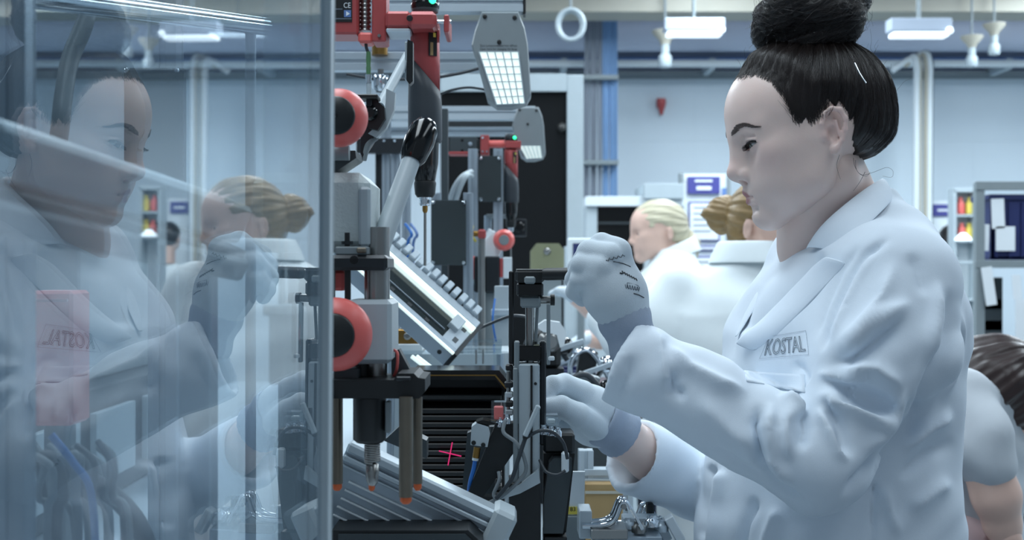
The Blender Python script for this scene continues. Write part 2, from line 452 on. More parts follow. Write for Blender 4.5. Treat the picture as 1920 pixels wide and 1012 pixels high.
def flat_text(mb, body, org, xd, yd, width, m, h=None, outline=False, off=.0004, shear=0, center=True, mx=None):
    """writing laid on a plane: org centre-left..., xd,yd unit vectors"""
    V, Fs = text_mesh(body, 1, outline=outline, shear=shear)
    xs = [v[0] for v in V]; ys = [v[1] for v in V]; x0, x1, y0, y1 = min(xs), max(xs), min(ys), max(ys)
    sx = width/(x1-x0); sy = sx if h is None else h/(y1-y0)
    n = Vector(xd).cross(Vector(yd)).normalized()
    vs = [Vector(org)+Vector(xd)*((v[0]-(x0+x1)/2)*sx)+Vector(yd)*((v[1]-(y0+y1)/2)*sy)+n*off for v in V]
    mb.add(vs, Fs, m)
    return mb
# ------------------------------------------------------------------ the hall
def struct(mb, name, parent=None):
    o = mb.build(name, parent)
    if parent is None: o['kind'] = 'structure'
    return o
def sbox(name, c, size, m, bev=0): return struct(MB().box(c, size, m, bev=bev), name)
XL, XR, YB, ZC = -4.6, 5.2, 9.0, 3.7
sbox('floor', (.3, 4.2, -.05), (10.4, 10.4, .1), 'floor')
sbox('ceiling', (.3, 4.2, ZC+.05), (10.4, 10.4, .1), 'ceil')
sbox('wall_left', (XL-.05, 4.2, ZC/2), (.1, 10.4, ZC), 'wall')
sbox('wall_right', (XR+.05, 4.2, ZC/2), (.1, 10.4, ZC), 'wall')
M['wallup'] = mat('upper_wall', (178, 188, 208), .6, 0, .04, 3)
wbk = sbox('wall_back', (.3, YB+.1, ZC/2), (9.8, .1, ZC), 'wallup')
for i in range(10):
    for z0, z1 in ((0, 2.3045), (2.305, 2.74)):
        x = XL+.49+i*.98
        MB().box((x, YB+.02, (z0+z1)/2), (.9796, .06, z1-z0), 'wall', bev=.0008).build('panel', wbk)
struct(MB().box((.3, YB-.03, 2.765), (9.8, .05, .05), 'grey'), 'trim_1')
M['bluetrim'] = mat('blue_trim', (92, 124, 178), .5)
struct(MB().box((.3, YB-.03, 2.86), (9.8, .05, .05), 'bluetrim'), 'trim_2')
M['duct'] = mat('duct_paint', (210, 216, 232), .5, 0, .03, 4)
M['beige'] = mat('cable_tray', (176, 172, 158), .55, 0, .06, 8)
M['tray'] = mat('steel_blue_tray', (112, 132, 160), .5, .2, .08, 8)
tag(MB().cyl((XL, 8.75, 3.02), (XR, 8.75, 3.02), .125, 'duct', n=28).build('air_duct'), 'wide pale lavender air duct running along top of far wall', 'duct')
d = thing('conduit', 'long white pipe running the full width above the far wall panels', 'pipe', (0, 8.62, 2.79))
MB().cyl((XL, 8.62, 2.79), (XR, 8.62, 2.79), .026, 'white').build('pipe', d)
for x in range(-4, 5): MB().box((x+.35, 8.8, 2.79), (.04, .38, .07), 'lgrey').build('bracket', d)
t = thing('cable_tray', 'beige cable tray hanging under the ceiling above the air duct', 'cable tray', (0, 7.9, 2.99))
MB().box((.3, 7.9, 2.97), (9.7, .28, .012), 'beige', bev=0).box((.3, 7.76, 3.02), (9.7, .012, .11), 'beige', bev=0).box((.3, 8.04, 3.02), (9.7, .012, .11), 'beige', bev=0).build('trough', t)
for x in range(-4, 5):
    MB().cyl((x+.1, 7.9, 2.97), (x+.1, 7.9, ZC), .008, 'grey').build('hanger_rod', t)
for k in range(3):
    o = MB().cyl((XL, 7.6-.5*k, 3.16+.03*k), (XR, 7.6-.5*k, 3.16+.03*k), .03, ['bluetrim', 'tray', 'duct'][k]).build('pipe')
    tag(o, ['blue pipe running across just under the ceiling', 'steel blue pipe under the ceiling nearer than the blue one', 'pale pipe under the ceiling, nearest of the three'][k], 'pipe')
for k, x in enumerate((-3.2, -1.3, .75, 2.6, 4.2)):
    o = MB().box((x, 5.2, 3.42), (.12, 7.4, .22), 'tray', bev=.004).build('beam_'); o.name = 'ceiling_girder'
    o['kind'] = 'structure'
for k in range(4):
    o = MB().box((.3, 3.0+1.6*k, 3.6), (9.6, .1, .18), 'tray').build('ceiling_joist'); o['kind'] = 'structure'

M['housing'] = mat('lamp_housing', (158, 168, 182), .5, 0, .04, 10)
def lamp_fix(px0, px1, py0, py1, D, label):
    a = P(px0, py1, D); b = P(px1, py0, D); c = (a+b)/2
    t = thing('ceiling_light', label, 'ceiling light', (c.x, D, c.z), 'fluorescent ceiling lights')
    wd, h = b.x-a.x, b.z-a.z
    MB().box((c.x, D+.05, c.z+h*.14), (wd, .1, h*.72), 'housing', bev=.006).build('housing', t)
    MB().box((c.x, D+.05, a.z+h*.14), (wd*.9, .09, h*.24), 'tubeceil', bev=.004).build('diffuser', t)
    MB().ball((b.x-wd*.07, D-.022, a.z+h*.28), h*.2, 'tubeceil', sc=(1.0, .5, 1)).build('tube_end', t)
    for s in (.03, .07): MB().cyl((c.x, D+s, c.z+h*.4), (c.x, D+s, ZC), .006, 'grey').build('hanger_rod', t)
lamp_fix(1246, 1360, 33, 66, 7.0, 'white fluorescent ceiling light left of the dark hair bun')
lamp_fix(1670, 1786, 33, 68, 6.8, 'white fluorescent ceiling light right of the dark hair bun')
lamp_fix(385, 500, 44, 66, 7.6, 'white fluorescent ceiling light above the guarded machine at left')

def spotty(px, py, D, label, s=1.):
    c = P(px, py, D); t = thing('loudspeaker', label, 'loudspeaker', c)
    MB().lathe(c+Vector((0, 0, .16*s)), (0, 0, -1), [(0, .12*s), (.02*s, .12*s), (.1*s, .05*s), (.13*s, .045*s)], 'beige').build('mounting_cone', t)
    MB().cyl(c+Vector((0, 0, .03*s)), c-Vector((0, 0, .06*s)), .04*s, 'lgrey').build('neck', t)
    MB().lathe(c-Vector((0, 0, .06*s)), (0, 0, -1), [(0, .045*s), (.02*s, .062*s), (.1*s, .062*s), (.12*s, .05*s)], 'lgrey').build('body', t)
    MB().cyl(c+Vector((0, 0, .14*s)), (c.x, c.y, ZC), .012*s, 'grey').build('hanger_rod', t)
spotty(1247, 90, 7.7, 'small grey ceiling fitting hanging beside the left fluorescent light', .65)
spotty(1822, 95, 7.7, 'grey ceiling fitting hanging right of the far fluorescent light', .55)
spotty(1864, 72, 7.7, 'grey ceiling fitting nearest the right edge of the picture', .55)
c = P(1070, 46, 6.35); m = MB(); m.tube([c+Vector((math.cos(a)*.066, 0, math.sin(a)*.075)) for a in np.linspace(0, 6.283, 17)], .011, 'lgrey', sub=2)
m.tube([c+Vector((math.cos(a)*.058, .02, math.sin(a)*.07)) for a in np.linspace(0, 6.283, 17)], .011, 'lgrey', sub=2)
m.cyl(c+Vector((0, 0, .07)), (c.x, c.y, 3.4), .006, 'grey')
tag(m.build('hose_coil'), 'pale hose coil hanging under the ceiling left of the loudspeaker fitting', 'hose')

# cable riser at the back: grey hoses and blue hoses
M['bundle_g'] = mat('hose_grey', (128, 136, 148), .5, 0, .08, 20); M['bundle_b'] = mat('hose_blue', (120, 156, 198), .45, 0, .08, 20)
t = thing('cable_riser', 'thick vertical bundle of grey and light blue hoses against the far wall', 'cable bundle', P(1126, 370, 8.4))
random.seed(4)
for k in range(13):
    px = 1099+k*4.6; m = 'bundle_g' if k < 7 else 'bundle_b'
    a = P(px+random.uniform(-1, 1), 62, 8.3); b = P(px-2+random.uniform(-1, 1), 700, 8.4+.02*(k % 3))
    MB().tube([a+Vector((0, 0, .3)), a, (a+b)/2+Vector((random.uniform(-.006, .006), -.02*(k % 3), 0)), Vector((b.x, b.y, 0.02))], .0095, m, n=8, sub=5).build('hose', t)
for py in (140, 300): MB().pbox(1094, py, 1160, py+8, 8.22, .2, 'grey').build('clamp', t)

# right hand risers
t = thing('pipe_riser', 'pair of curved pale pipes running down the far wall at right', 'pipe', P(1730, 420, 8.7))
for k, (px, m, r) in enumerate(((1718, 'white', .022), (1724, 'beige', .016), (1736, 'beige', .016), (1743, 'white', .020), (1747, 'dark', .010))):
    top = P(px, 118, 8.48)
    MB().tube([P(px-46+k*3, 132-k*4, 8.5), P(px-14, 112-k*4, 8.5), top, P(px, 240, 8.5), Vector((top.x, 8.52, .02))], r, m, n=10).build('pipe', t)

M['cabblack'] = mat('cabinet_black', (10, 13, 16), .7, 0, .1, 20, spec=.2)
# dark wall panel cabinet with white frame, far end of the line
D = 4.75
t = thing('control_cabinet', 'tall black control cabinet in a white frame at the end of the line', 'cabinet', P(950, 1100, D))
zb = .0
def zcol(x0, x1, y0, dd, dep, m, bev=.003):
    a = P(x0, y0, dd); b = P(x1, y0, dd); return MB().box(((a.x+b.x)/2, dd+dep/2, a.z/2), (b.x-a.x, dep, a.z), m, bev=bev)
zcol(826, 1063, 172, D, .3, 'cabblack').build('door_panel', t)
zcol(1063, 1094, 140, D-.02, .34, 'lgrey').build('frame_post', t)
MB().pbox(826, 138, 1063, 171, D-.02, .34, 'lgrey').build('frame_top', t)
zcol(1058, 1076, 462, D-.08, .07, 'lgrey').build('side_box', t)
lk_ = MB().lathe(P(1054, 239, D), (0, -1, 0), [(0, .018), (.008, .018), (.012, .010), (.018, .010)], 'steel').build('lock', t)
MB().pbox(1051, 237, 1057, 241, D-.026, .01, 'black').build('key_slot', lk_)

# bay window frame and notice board behind the seated workers
D = 6.6
t = thing('inspection_cabin', 'grey framed cabin with dark window behind the blonde worker', 'cabin', P(1190, 600, D))
zcol(1098, 1120, 370, D, .3, 'lgrey').build('frame_post', t)
zcol(1208, 1282, 372, D, .3, 'lgrey').build('frame_post', t)
MB().pbox(1098, 368, 1282, 386, D-.02, .3, 'white').build('frame_top', t)
MB().pbox(1120, 386, 1208, 640, D+.05, .02, 'black_gloss').build('window_pane', t)
MB().pbox(1120, 416, 1208, 420, D+.03, .01, 'dark').build('glazing_bar', t)
MB().pbox(1208, 344, 1282, 372, D-.05, .5, 'lgrey').build('roof_box', t)
zcol(1096, 1284, 640, D-.01, .32, 'lgrey').build('lower_panel', t)
D = 7.2
t = thing('notice_board', 'grey notice board with purple header sign behind the bun haired worker', 'notice board', P(1316, 520, D))
zcol(1274, 1282, 324, D, .05, 'grey').build('post', t); zcol(1362, 1370, 324, D, .05, 'grey').build('post', t)
MB().pbox(1282, 326, 1362, 640, D+.01, .03, 'white').build('board', t)
hd = MB().pbox(1289, 331, 1350, 363, D-.012, .02, 'purple').build('header_sign', t)
MB().pbox(1303, 337, 1336, 341, D-.016, .004, 'paper', bev=0).pbox(1306, 349, 1334, 356, D-.016, .004, 'paper', bev=0).build('lettering', hd)
for y0, y1 in ((378, 452), (460, 470), (480, 560)):
    f = MB().pbox(1291, y0, 1350, y1, D-.004, .014, 'purple').build('notice_frame', t)
    MB().pbox(1294, y0+3, 1347, y1-3, D-.008, .006, 'paper', bev=0).build('sheet', f)
    if y1-y0 > 20:
        m = MB()
        for k in range(5): m.pbox(1300, y0+10+k*11, 1340-7*(k % 3), y0+12+k*11, D-.010, .003, 'inkg', bev=0)
        m.build('text_lines', f)
MB().pbox(1354, 352, 1362, 420, D-.006, .01, 'bluetrim').build('side_strip', t)
D = 8.6
t = thing('wall_sign', 'small purple sign on pale board near the far rack', 'sign', P(1766, 430, D))
MB().pbox(1746, 376, 1792, 640, D, .03, 'white').build('board', t)
MB().pbox(1750, 383, 1787, 405, D-.015, .02, 'purple').build('sign_plate', t)
MB().pbox(1758, 392, 1780, 396, D-.018, .004, 'paper', bev=0).build('lettering', t)
o = thing('fire_horn', 'small dark red wedge shaped alarm on the far wall', 'alarm', P(1240, 200, 8.95))
MB().lathe(P(1240, 186, 8.93), (0, 0, -1), [(0, .03), (.02, .034), (.04, .03), (.1, .012), (.11, .008)], 'red').build('horn', o)
MB().pbox(1232, 184, 1248, 200, 8.95, .05, 'red').build('base_plate', o)

# open shelving rack at right with navy bin
D = 4.5
t = thing('storage_rack', 'grey steel storage rack with shelves at right edge', 'rack', P(1880, 1100, D))
for px in (1830, 2010):
    for dd in (D, D+.2): zcol(px, px+17, 342, dd, .032, 'grey').build('post', t)
for y0, y1 in ((340, 356), (488, 502), (700, 714)):
    MB().pbox(1830, y0, 2027, y1, D-.004, .02, 'grey').build('front_beam', t)
    MB().pbox(1830, y0, 2027, y1, D+.212, .02, 'grey').build('rear_beam', t)
    if y0 > 400: MB().pbox(1832, y0+1, 2025, y0+7, D, .22, 'lgrey').build('shelf', t)
for y0 in (520, 560, 600): MB().pbox(1846, y0, 1880, y0+60, D+.17, .02, 'dark').build('back_panel', t)
t = thing('plastic_bin', 'navy blue plastic bin on the upper rack shelf', 'bin', P(1900, 486, D+.05))
m = MB().pbox(1858, 372, 1990, 486, D+.03, .012, 'navy').pbox(1858, 372, 1990, 486, D+.19, .012, 'navy').pbox(1858, 372, 1864, 486, D+.03, .17, 'navy').pbox(1984, 372, 1990, 486, D+.03, .17, 'navy').pbox(1858, 480, 1990, 487, D+.03, .17, 'navy')
m.build('shell', t)
MB().pbox(1855, 364, 1993, 374, D+.02, .19, 'navy').build('rim', t)
for k in range(5): MB().pbox(1868+k*24, 378, 1872+k*24, 482, D+.022, .012, 'navy').build('rib', t)
for k, (x0, y0, x1, y1, lb) in enumerate(((1862, 372, 1886, 428, 'small white paper tag hanging upper left on the navy bin'), (1870, 424, 1906, 470, 'white paper tag lower on the navy bin front'), (1846, 420, 1857, 470, 'narrow white card at left end of the upper rack shelf'))):
    o = MB().box(((P(x0, y0, D).x+P(x1, y0, D).x)/2, D+.014, (P(x0, y0, D).z+P(x0, y1, D).z)/2), (L(x1-x0, D), .003, L(y1-y0, D)), 'paper', rot=(0, 2*k-2, 0), bev=0).build('paper_tag'); tag(o, lb, 'tag', 'paper tags on the rack')
for k, (x0, x1, y0, y1) in enumerate(((1842, 1862, 500, 572), (1894, 1910, 515, 560), (1897, 1930, 560, 640))):
    o = MB().box(((P(x0, y0, D).x+P(x1, y0, D).x)/2, D-.012-.01*k, (P(x0, y0, D).z+P(x0, y1, D).z)/2), (L(x1-x0, D), .003, L(y1-y0, D)), 'paper', rot=(0, -8+4*k, 0), bev=0).build('paper_sheet'); tag(o, ['white sheet hanging below the upper rack shelf at its post', 'narrow white sheet hanging below the navy bin', 'broad white sheet hanging lowest at the right edge'][k], 'paper', 'paper sheets on the rack')
D = 7.3
t = thing('tool_cabinet', 'pale open cabinet with red and yellow items left of the rack', 'cabinet', P(1808, 600, D))
zcol(1788, 1794, 356, D, .1, 'lgrey').build('side_panel', t); zcol(1826, 1832, 356, D, .1, 'lgrey').build('side_panel', t)
MB().pbox(1788, 352, 1832, 360, D, .1, 'lgrey').build('top_panel', t)
zcol(1794, 1826, 358, D+.09, .02, 'white').build('back_panel', t)
for y in (402, 450, 560): MB().pbox(1794, y, 1826, y+4, D, .1, 'lgrey').build('shelf', t)
for k, (px, py, m, c) in enumerate(((1801, 392, 'redp', 'red'), (1818, 396, 'yellow', 'yellow'), (1803, 440, 'redp', 'deep red'), (1817, 442, 'yellow', 'pale yellow'))):
    b = P(px, py+10 if py < 420 else py+10, D+.05)
    o = MB().lathe(P(px, 401 if py < 420 else 449, D+.045), (0, 0, 1), [(0, .022), (.06, .022), (.075, .012), (.095, .012)], m).build('bottle'); tag(o, '%s bottle on the %s shelf of the pale open cabinet' % (c, 'top' if py < 420 else 'second'), 'bottle', 'bottles in the pale cabinet')
o = MB().lathe(P(1806, 437, D-.25), (0, 0, -1), [(0, .015), (.02, .035), (.03, .045), (.04, .045)], 'tubeceil').cyl(P(1806, 437, D-.25), P(1806, 437, D), .008, 'grey').build('work_lamp'); tag(o, 'small bright round work lamp in front of the pale open cabinet', 'lamp')
o = zcol(1876, 1990, 830, 3.4, .5, 'dark').pbox(1872, 822, 1994, 832, 3.38, .55, 'lgrey').build('side_table'); tag(o, 'dark side bench with pale top at the right edge behind the bending worker', 'bench')
# ------------------------------------------------------------------ people: shared materials
M['skin'] = mat('skin', (232, 206, 196), .42, 0, .03, 60, bump=.12, bscale=900, sss=.12, attr='col')
M['skin2'] = mat('skin_soft', (220, 184, 168), .5, 0, .05, 30)
M['coat'] = mat('white_coat_cloth', (226, 236, 246), .8, 0, .015, 90, bump=.25, bscale=1500)
M['coat2'] = mat('white_coat_cloth_plain', (230, 238, 240), .8, 0, .02, 60)
M['glove'] = mat('glove_knit', (205, 216, 224), .8, 0, .03, 200, bump=.5, bscale=1400)
M['cuff'] = mat('glove_cuff_knit', (166, 178, 196), .85, 0, .05, 300, bump=.6, bscale=1200)
M['hair'] = mat('dark_hair', (24, 20, 20), .36, 0, .3, 50, spec=.55)
M['hairf'] = mat('dark_hair_strand', (40, 32, 30), .34, 0, .4, 3, spec=.6)
M['brow'] = mat('eyebrow_brown', (92, 78, 74), .5, 0, .2, 40)
M['blonde'] = mat('blonde_hair', (198, 190, 164), .5, 0, .12, 40)
M['golden'] = mat('golden_brown_hair', (142, 116, 76), .5, 0, .25, 40)
M['brunette'] = mat('brunette_hair', (50, 36, 34), .4, 0, .3, 40)
M['eyew'] = mat('eye_white', (214, 210, 208), .15, 0, .02, 30, coat=.5)
M['iris'] = mat('iris', (76, 74, 66), .1, 0, .1, 200, coat=1.)
M['pupil'] = mat('pupil', (8, 8, 9), .06, coat=1.)
M['trouser'] = mat('navy_trouser', (42, 48, 70), .75, 0, .08, 60)
M['shoe'] = mat('black_shoe', (24, 24, 26), .4)
M['pink'] = mat('pink_cloth', (196, 172, 174), .8)

# ------------------------------------------------------------------ the woman in front
wm = thing('person', 'woman with dark hair bun, white lab coat and knit gloves working at the machine', 'person', P(1560, 1012, 1.6)*1); wm.location.z = 0
EAR = P(1553, 262, 1.52)
PITCH, YAW, ROLL = R(-12.5), R(3), 0
HM = Matrix.Rotation(YAW, 3, 'Z') @ Matrix.Rotation(PITCH, 3, 'Y')
HMn = np.array(HM); HE = np.array(EAR)
def H2W(V): return (V@HMn.T)*HSC+HE
HSC = 1.0
def Hp(x, y, z): return EAR+HM@(Vector((x, y, z))*.001*HSC)
q = .001
sd = SDF((-.137, -.087, -.105), (.10, .087, .128), .00155)
E = lambda c, r, k=10, rot=None, sub=False: sd.ell([v*q for v in c], [v*q for v in r], k*q, rot, sub)
C = lambda a, b, ra, rb=None, k=10, sub=False: sd.cap([v*q for v in a], [v*q for v in b], ra*q, (ra if rb is None else rb)*q, k*q, sub)
EYE = [(-101, 17, 8.6, 1.5), (-104.5, 23, 10.8, 2.8), (-105.2, 30, 12.4, 3.5), (-102.5, 37, 13.6, 3.2), (-95, 45.5, 14.2, 1.2)]
def eyep(t, s, dz=0, out=0):
    i = min(3, int(t*4)); f = t*4-i; a, b = EYE[i], EYE[i+1]; v = [a[k]*(1-f)+b[k]*f for k in range(4)]
    return Vector((v[0]-out, s*v[1], v[2]+v[3]*.8+dz))
def head_base(E, C):
    E((-16, 0, 38), (94, 71, 78)); E((-52, 0, 46), (59, 63, 60), 20)                # cranium, forehead
    E((-52, 0, -12), (52, 57, 66), 22)                                              # face
    for s in (-1, 1):
        C((-38, s*43, -40), (-86, s*12, -72), 15, 13, 26)                            # jaw
        C((-26, s*53, -2), (-38, s*45, -38), 14, 14, 26)
        E((-70, s*41, -2), (27, 21, 20), 20)                                        # cheekbone
        E((-72, s*31, -34), (27, 24, 26), 20)
    E((-90, 0, -71), (16, 16, 14), 16)                                              # chin
    E((-86, 0, -38), (23, 29, 25), 16)                                              # muzzle
head_base(E, C)
for s in (-1, 1):
    C((-101, s*10, 27), (-84, s*43, 30), 7.5, 8, 16)                              # brow
    E((-116, s*32, 7), (17, 20, 15), 12, sub=True)                             # socket
    E((-90, s*30, 15), (14.4, 16.5, 14.4), 5)                                   # lids
C((-102, 0, 33), (-117.5, 0, -12), 7.8, 6.4, 13)                                   # nose
E((-117.5, 0, -15), (9.3, 9.0, 8.2), 8)
C((-102, 0, 4), (-107, 0, -15), 10, 11.5, 12)
for s in (-1, 1):
    E((-106.5, s*12, -20), (10.5, 6.2, 7.4), 5)
    E((-109.5, s*8.0, -26.5), (6.8, 3.8, 4.4), 2.5, (0, 0, s*12), True)
    C((-99, s*19, -13), (-97, s*17, -24), 1.4, 1.4, 4, sub=True)                 # alar crease
    C((-97, s*19, -22), (-87, s*29, -44), 1.6, 1.6, 6, sub=True)                # nasolabial
C((-107, 0, -26), (-103.5, 0, -37), 3, 4, 8)
# lips
for s in (-1, 1):
    C((-109, 0, -39.5), (-104, s*12, -42), 4.4, 3.8, 4); C((-104, s*12, -42), (-88, s*27, -47), 3.8, 1.8, 4)
    C((-106, 0, -52), (-101, s*12, -51.7), 5.4, 4.8, 4); C((-101, s*12, -51.7), (-88, s*26, -48.6), 4.8, 2.0, 4)
    C((-115, 0, -45.8), (-107, s*13, -46.6), 1.3, 1.3, 1.6, sub=True); C((-107, s*13, -46.6), (-86, s*29, -48.4), 1.3, 1.4, 1.6, sub=True)
C((-106, -9, -61.0), (-106, 9, -61.0), 3.6, 3.6, 8, sub=True)                       # fold under lip
# eye openings: almond slots, gaze lowered
for s in (-1, 1):
    for dx in (-3, 0, 3):
        for i in range(4): C((EYE[i][0]+dx, s*EYE[i][1], EYE[i][2]), (EYE[i+1][0]+dx, s*EYE[i+1][1], EYE[i+1][2]), EYE[i][3], EYE[i+1][3], 1.2, sub=True)
    C((-107, s*18, 18), (-106.5, s*30, 23), 1.0, 1.3, 3, sub=True); C((-106.5, s*30, 23), (-97, s*45, 20.5), 1.3, 1.0, 3, sub=True)   # lid crease
# ear (both sides)
def loc(px, py, D):
    v = HM.transposed()@(P(px, py, D)-EAR)*1000; return np.array(v)
ec = loc(1561, 243, 1.452)
for s in (-1, 1):
    ES = .80
    def ep(p): return (ec[0]+(p[0]-11)*ES, s*(68+p[1]*ES*.9), ec[2]+(p[2]-9)*ES)
    E(ep((12, -1, 10)), (15*ES, 6*ES, 26*ES), 5, rot=(0, 0, s*-18))
    hx = [(-5, 4, 6), (-5, 7, 20), (2, 9, 33), (12, 12, 38), (23, 14, 34), (28, 14, 20), (25, 12, 5), (18, 9, -9), (9, 7, -18)]
    for i in range(len(hx)-1): C(ep(hx[i]), ep(hx[i+1]), 3.0, 3.0, 2.5)
    E(ep((7, 6, -20)), (6, 3.6, 6), 5)
    E(ep((7, 12, 3)), (6.5, 8, 9), 3, sub=True)                                 # concha
    C(ep((8, 11, 27)), ep((20, 13, 17)), 2.8, 2.6, 3, sub=True)
    C(ep((15, 9, 20)), ep((16, 9, 0)), 2.2, 2.2, 3)                             # antihelix
    E(ep((-4, 5, 2)), (3.2, 3.4, 5), 4)                                         # tragus
hV, hF = sd.mesh(1)
L_ = hV*1000
def blob(c, r): return np.clip(1-np.sqrt((((L_-np.array(c))/np.array(r))**2).sum(1)), 0, 1)
col = np.ones((len(hV), 3))
lip = np.zeros(len(hV))
for s in (-1, 1):
    for a, b in (((-109.5, 0, -41.5), (-89, s*27, -47.2)), ((-107, 0, -50.5), (-89, s*26, -48.4))):
        a = np.array(a); b = np.array(b); v = b-a; t = np.clip(((L_-a)@v)/(v@v), 0, 1)
        d = np.linalg.norm((L_-a-t[:, None]*v)*np.array([.6, 1, 1]), axis=1); lip = np.maximum(lip, np.clip((6.0-3.2*t-d)/1.4, 0, 1))
col = col*(1-lip[:, None])+np.array([.62, .38, .42])*lip[:, None]
rosy = .5*np.maximum(blob((-85, -46, -8), (34, 30, 26)), blob((-85, 46, -8), (34, 30, 26)))
rosy = np.maximum(rosy, .8*np.maximum(blob((ec[0], -80, ec[2]), (26, 16, 40)), blob((ec[0], 80, ec[2]), (26, 16, 40))))
rosy = np.maximum(rosy, .5*blob((-122, 0, -9), (20, 20, 16)))
col *= 1-rosy[:, None]*np.array([.01, .14, .12])
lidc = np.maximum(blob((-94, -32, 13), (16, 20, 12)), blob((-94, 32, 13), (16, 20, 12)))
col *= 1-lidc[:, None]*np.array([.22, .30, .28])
hW = H2W(hV)
# neck, torso and limbs under the coat, one surface
bd = SDF((.05, 1.24, .02), (.62, 1.86, 1.56), .0085)
nk = [EAR+Vector((-.006, .0, -.03)), P(1553, 372, 1.55), P(1590, 450, 1.575), P(1605, 520, 1.58)]
W_ = lambda v: np.array(v, float)
TOR = [(.70, .40, 1.58, .10, .15), (.95, .39, 1.58, .10, .15), (1.1, .395, 1.58, .09, .13), (1.28, .415, 1.58, .10, .15), (1.38, .425, 1.58, .085, .16), (1.43, .42, 1.58, .06, .12)]
bd.loft(TOR)
SH, EL, WR = P(1674, 528, 1.425), P(1535, 862, 1.36), P(1196, 640, 1.40)
SH2, EL2, WR2 = P(1545, 520, 1.745), P(1400, 930, 1.74), P(1150, 800, 1.60)
for s, e, wv in ((SH, EL, WR), (SH2, EL2, WR2)):
    bd.chain([s, e, e.lerp(wv, .8)], [.040, .032, .020], .02)
for yy in (1.5, 1.66):
    bd.chain([(.40, yy, .85), (.385, yy, .5), (.41, yy, .1)], [.085, .06, .045], .02)
bV, bF = bd.mesh(1)
# finer neck and right forearm
nd = SDF((.20, 1.42, 1.36), (.56, 1.70, 1.60), .004)
nd.chain(nk, [.045, .048, .058, .075], .03)
nd.cap(EAR+HM@Vector((-.035, 0, -.055)), nk[2]+Vector((-.045, 0, -.01)), .030, .040, .035)
nd.cap(EAR+HM@Vector((-.004, -.038, -.05)), nk[2]+Vector((-.055, -.015, -.01)), .012, .012, .03)
nV, nF = nd.mesh(2)
fd = SDF((.06, 1.54, 1.08), (.34, 1.80, 1.28), .004)
fd.chain([P(1128, 792, 1.595), P(1162, 816, 1.612), P(1222, 856, 1.645), P(1330, 905, 1.70)], [.026, .0265, .031, .034], .012)
fV, fF = fd.mesh(2)
Vs = [hW, nV, fV, bV]; Fs = [hF, nF, fF, bF]; off = np.cumsum([0]+[len(v) for v in Vs])
npmesh('body', np.concatenate(Vs), np.concatenate([f+o for f, o in zip(Fs, off)]), 'skin', wm, col=np.concatenate([col]+[np.ones((len(v), 3)) for v in Vs[1:]]))
headT = bvh(hW, hF)
# eyes
for s in (-1, 1):
    c = Hp(-90, s*30, 14.2); g = (HM@Vector((-1, s*.04, -.42))).normalized()
    e = MB().ball(c, .0121, 'eyew', n=24).build('eye', wm)
    MB().lathe(c+g*.0106, g, [(0, .0060), (.0014, .0056), (.0019, .0030), (.0021, .0006)], 'iris', n=20).build('iris', e)
    MB().lathe(c+g*.0122, g, [(0, .0026), (.0006, .0024), (.0009, .001)], 'pupil', n=14).build('pupil', e)
# lashes and brows (hair strands on the face)
random.seed(11)
def face_pt(x, y, z, o=.0):
    a = Hp(x*1.6, y*1.15, z); b = Hp(-40, y*.9, z); d = (b-a).normalized(); h = headT.ray_cast(a, d)
    return (h[0]+h[1]*o, h[1]) if h[0] is not None else (Hp(x, y, z), -d)
cv = []
for s in (-1, 1):
    for k in range(280):
        t = random.random(); u = random.uniform(-1, 1); wdt = 2.5*(1-.75*max(0, t-.35)/.65)*(.75+.5*min(1, t*4))
        yy = 12+36*t; zz = 29.5+8.0*math.sin(min(1, t*1.15)*2.2)-(5.0*max(0, t-.55)/.45)+u*wdt
        x0 = -106+20*t*t
        p, n = face_pt(x0, s*yy, zz, .0004); p2, n2 = face_pt(x0, s*(yy+3.2), zz+1.1-2.2*t, .0009); p3, _ = face_pt(x0, s*(yy+6), zz+.9-3.2*t, .0007)
        cv.append([p, p2, p3])
hairs('eyebrow', cv, .0004, 'brow', wm, tip=.3)
cv = []
for s in (-1, 1):
    for k in range(64):
        t = k/63; a = eyep(t, s, 0, -1.0); o = Vector((-5.6+2*t, s*(.4+4.5*t), -2.6+random.uniform(-.6, .6)))
        cv.append([Hp(*a), Hp(*(a+o*.6+Vector((0, 0, -.5)))), Hp(*(a+o*1.25+Vector((-.3, 0, 1.0))))])
hairs('eyelash', cv, .00024, 'hair', wm, tip=.25)
for s in (-1, 1):
    m = MB(); m.tube([Hp(*eyep(t, s, 0, -1.2)) for t in np.linspace(0, 1, 11)], .0009, 'hair', n=6, sub=3); m.build('lash_line', wm)
# hair cap: pulled up to the bun
hd = SDF((-.125, -.095, -.085), (.115, .095, .15), .0024)
def EE(c, r, k=10, rot=None, sub=False): hd.ell([v*q for v in c], [v*q for v in r], k*q, rot, sub)
head_base(EE, lambda a, b, ra, rb=None, k=10, sub=False: hd.cap([v*q for v in a], [v*q for v in b], ra*q, (ra if rb is None else rb)*q, k*q, sub))
EE((33, 0, 2), (30, 50, 34), 22)
HLp = [(1345, 152, 1.52), (1360, 143, 1.515), (1408, 127, 1.48), (1452, 148, 1.462), (1480, 184, 1.455), (1496, 214, 1.452), (1510, 222, 1.45), (1530, 212, 1.45), (1548, 200, 1.45), (1575, 206, 1.45), (1588, 226, 1.455), (1593, 262, 1.465), (1602, 294, 1.475), (1630, 298, 1.49), (1690, 296, 1.50)]
HL = [loc(*p) for p in HLp]; HL = np.array([(v[0], v[2]) for v in HL]); HL[0] = HL[1]+(HL[1]-HL[2])*1.2+np.array([0, 4]); HL = np.vstack([HL[0]+(HL[0]-HL[1])*4, HL, HL[-1]+np.array([200, -20])])
gx, gz = np.meshgrid(hd.ax[0]*1000, hd.ax[2]*1000, indexing='ij'); best = np.full(gx.shape, 1e9); sgn = np.zeros(gx.shape)
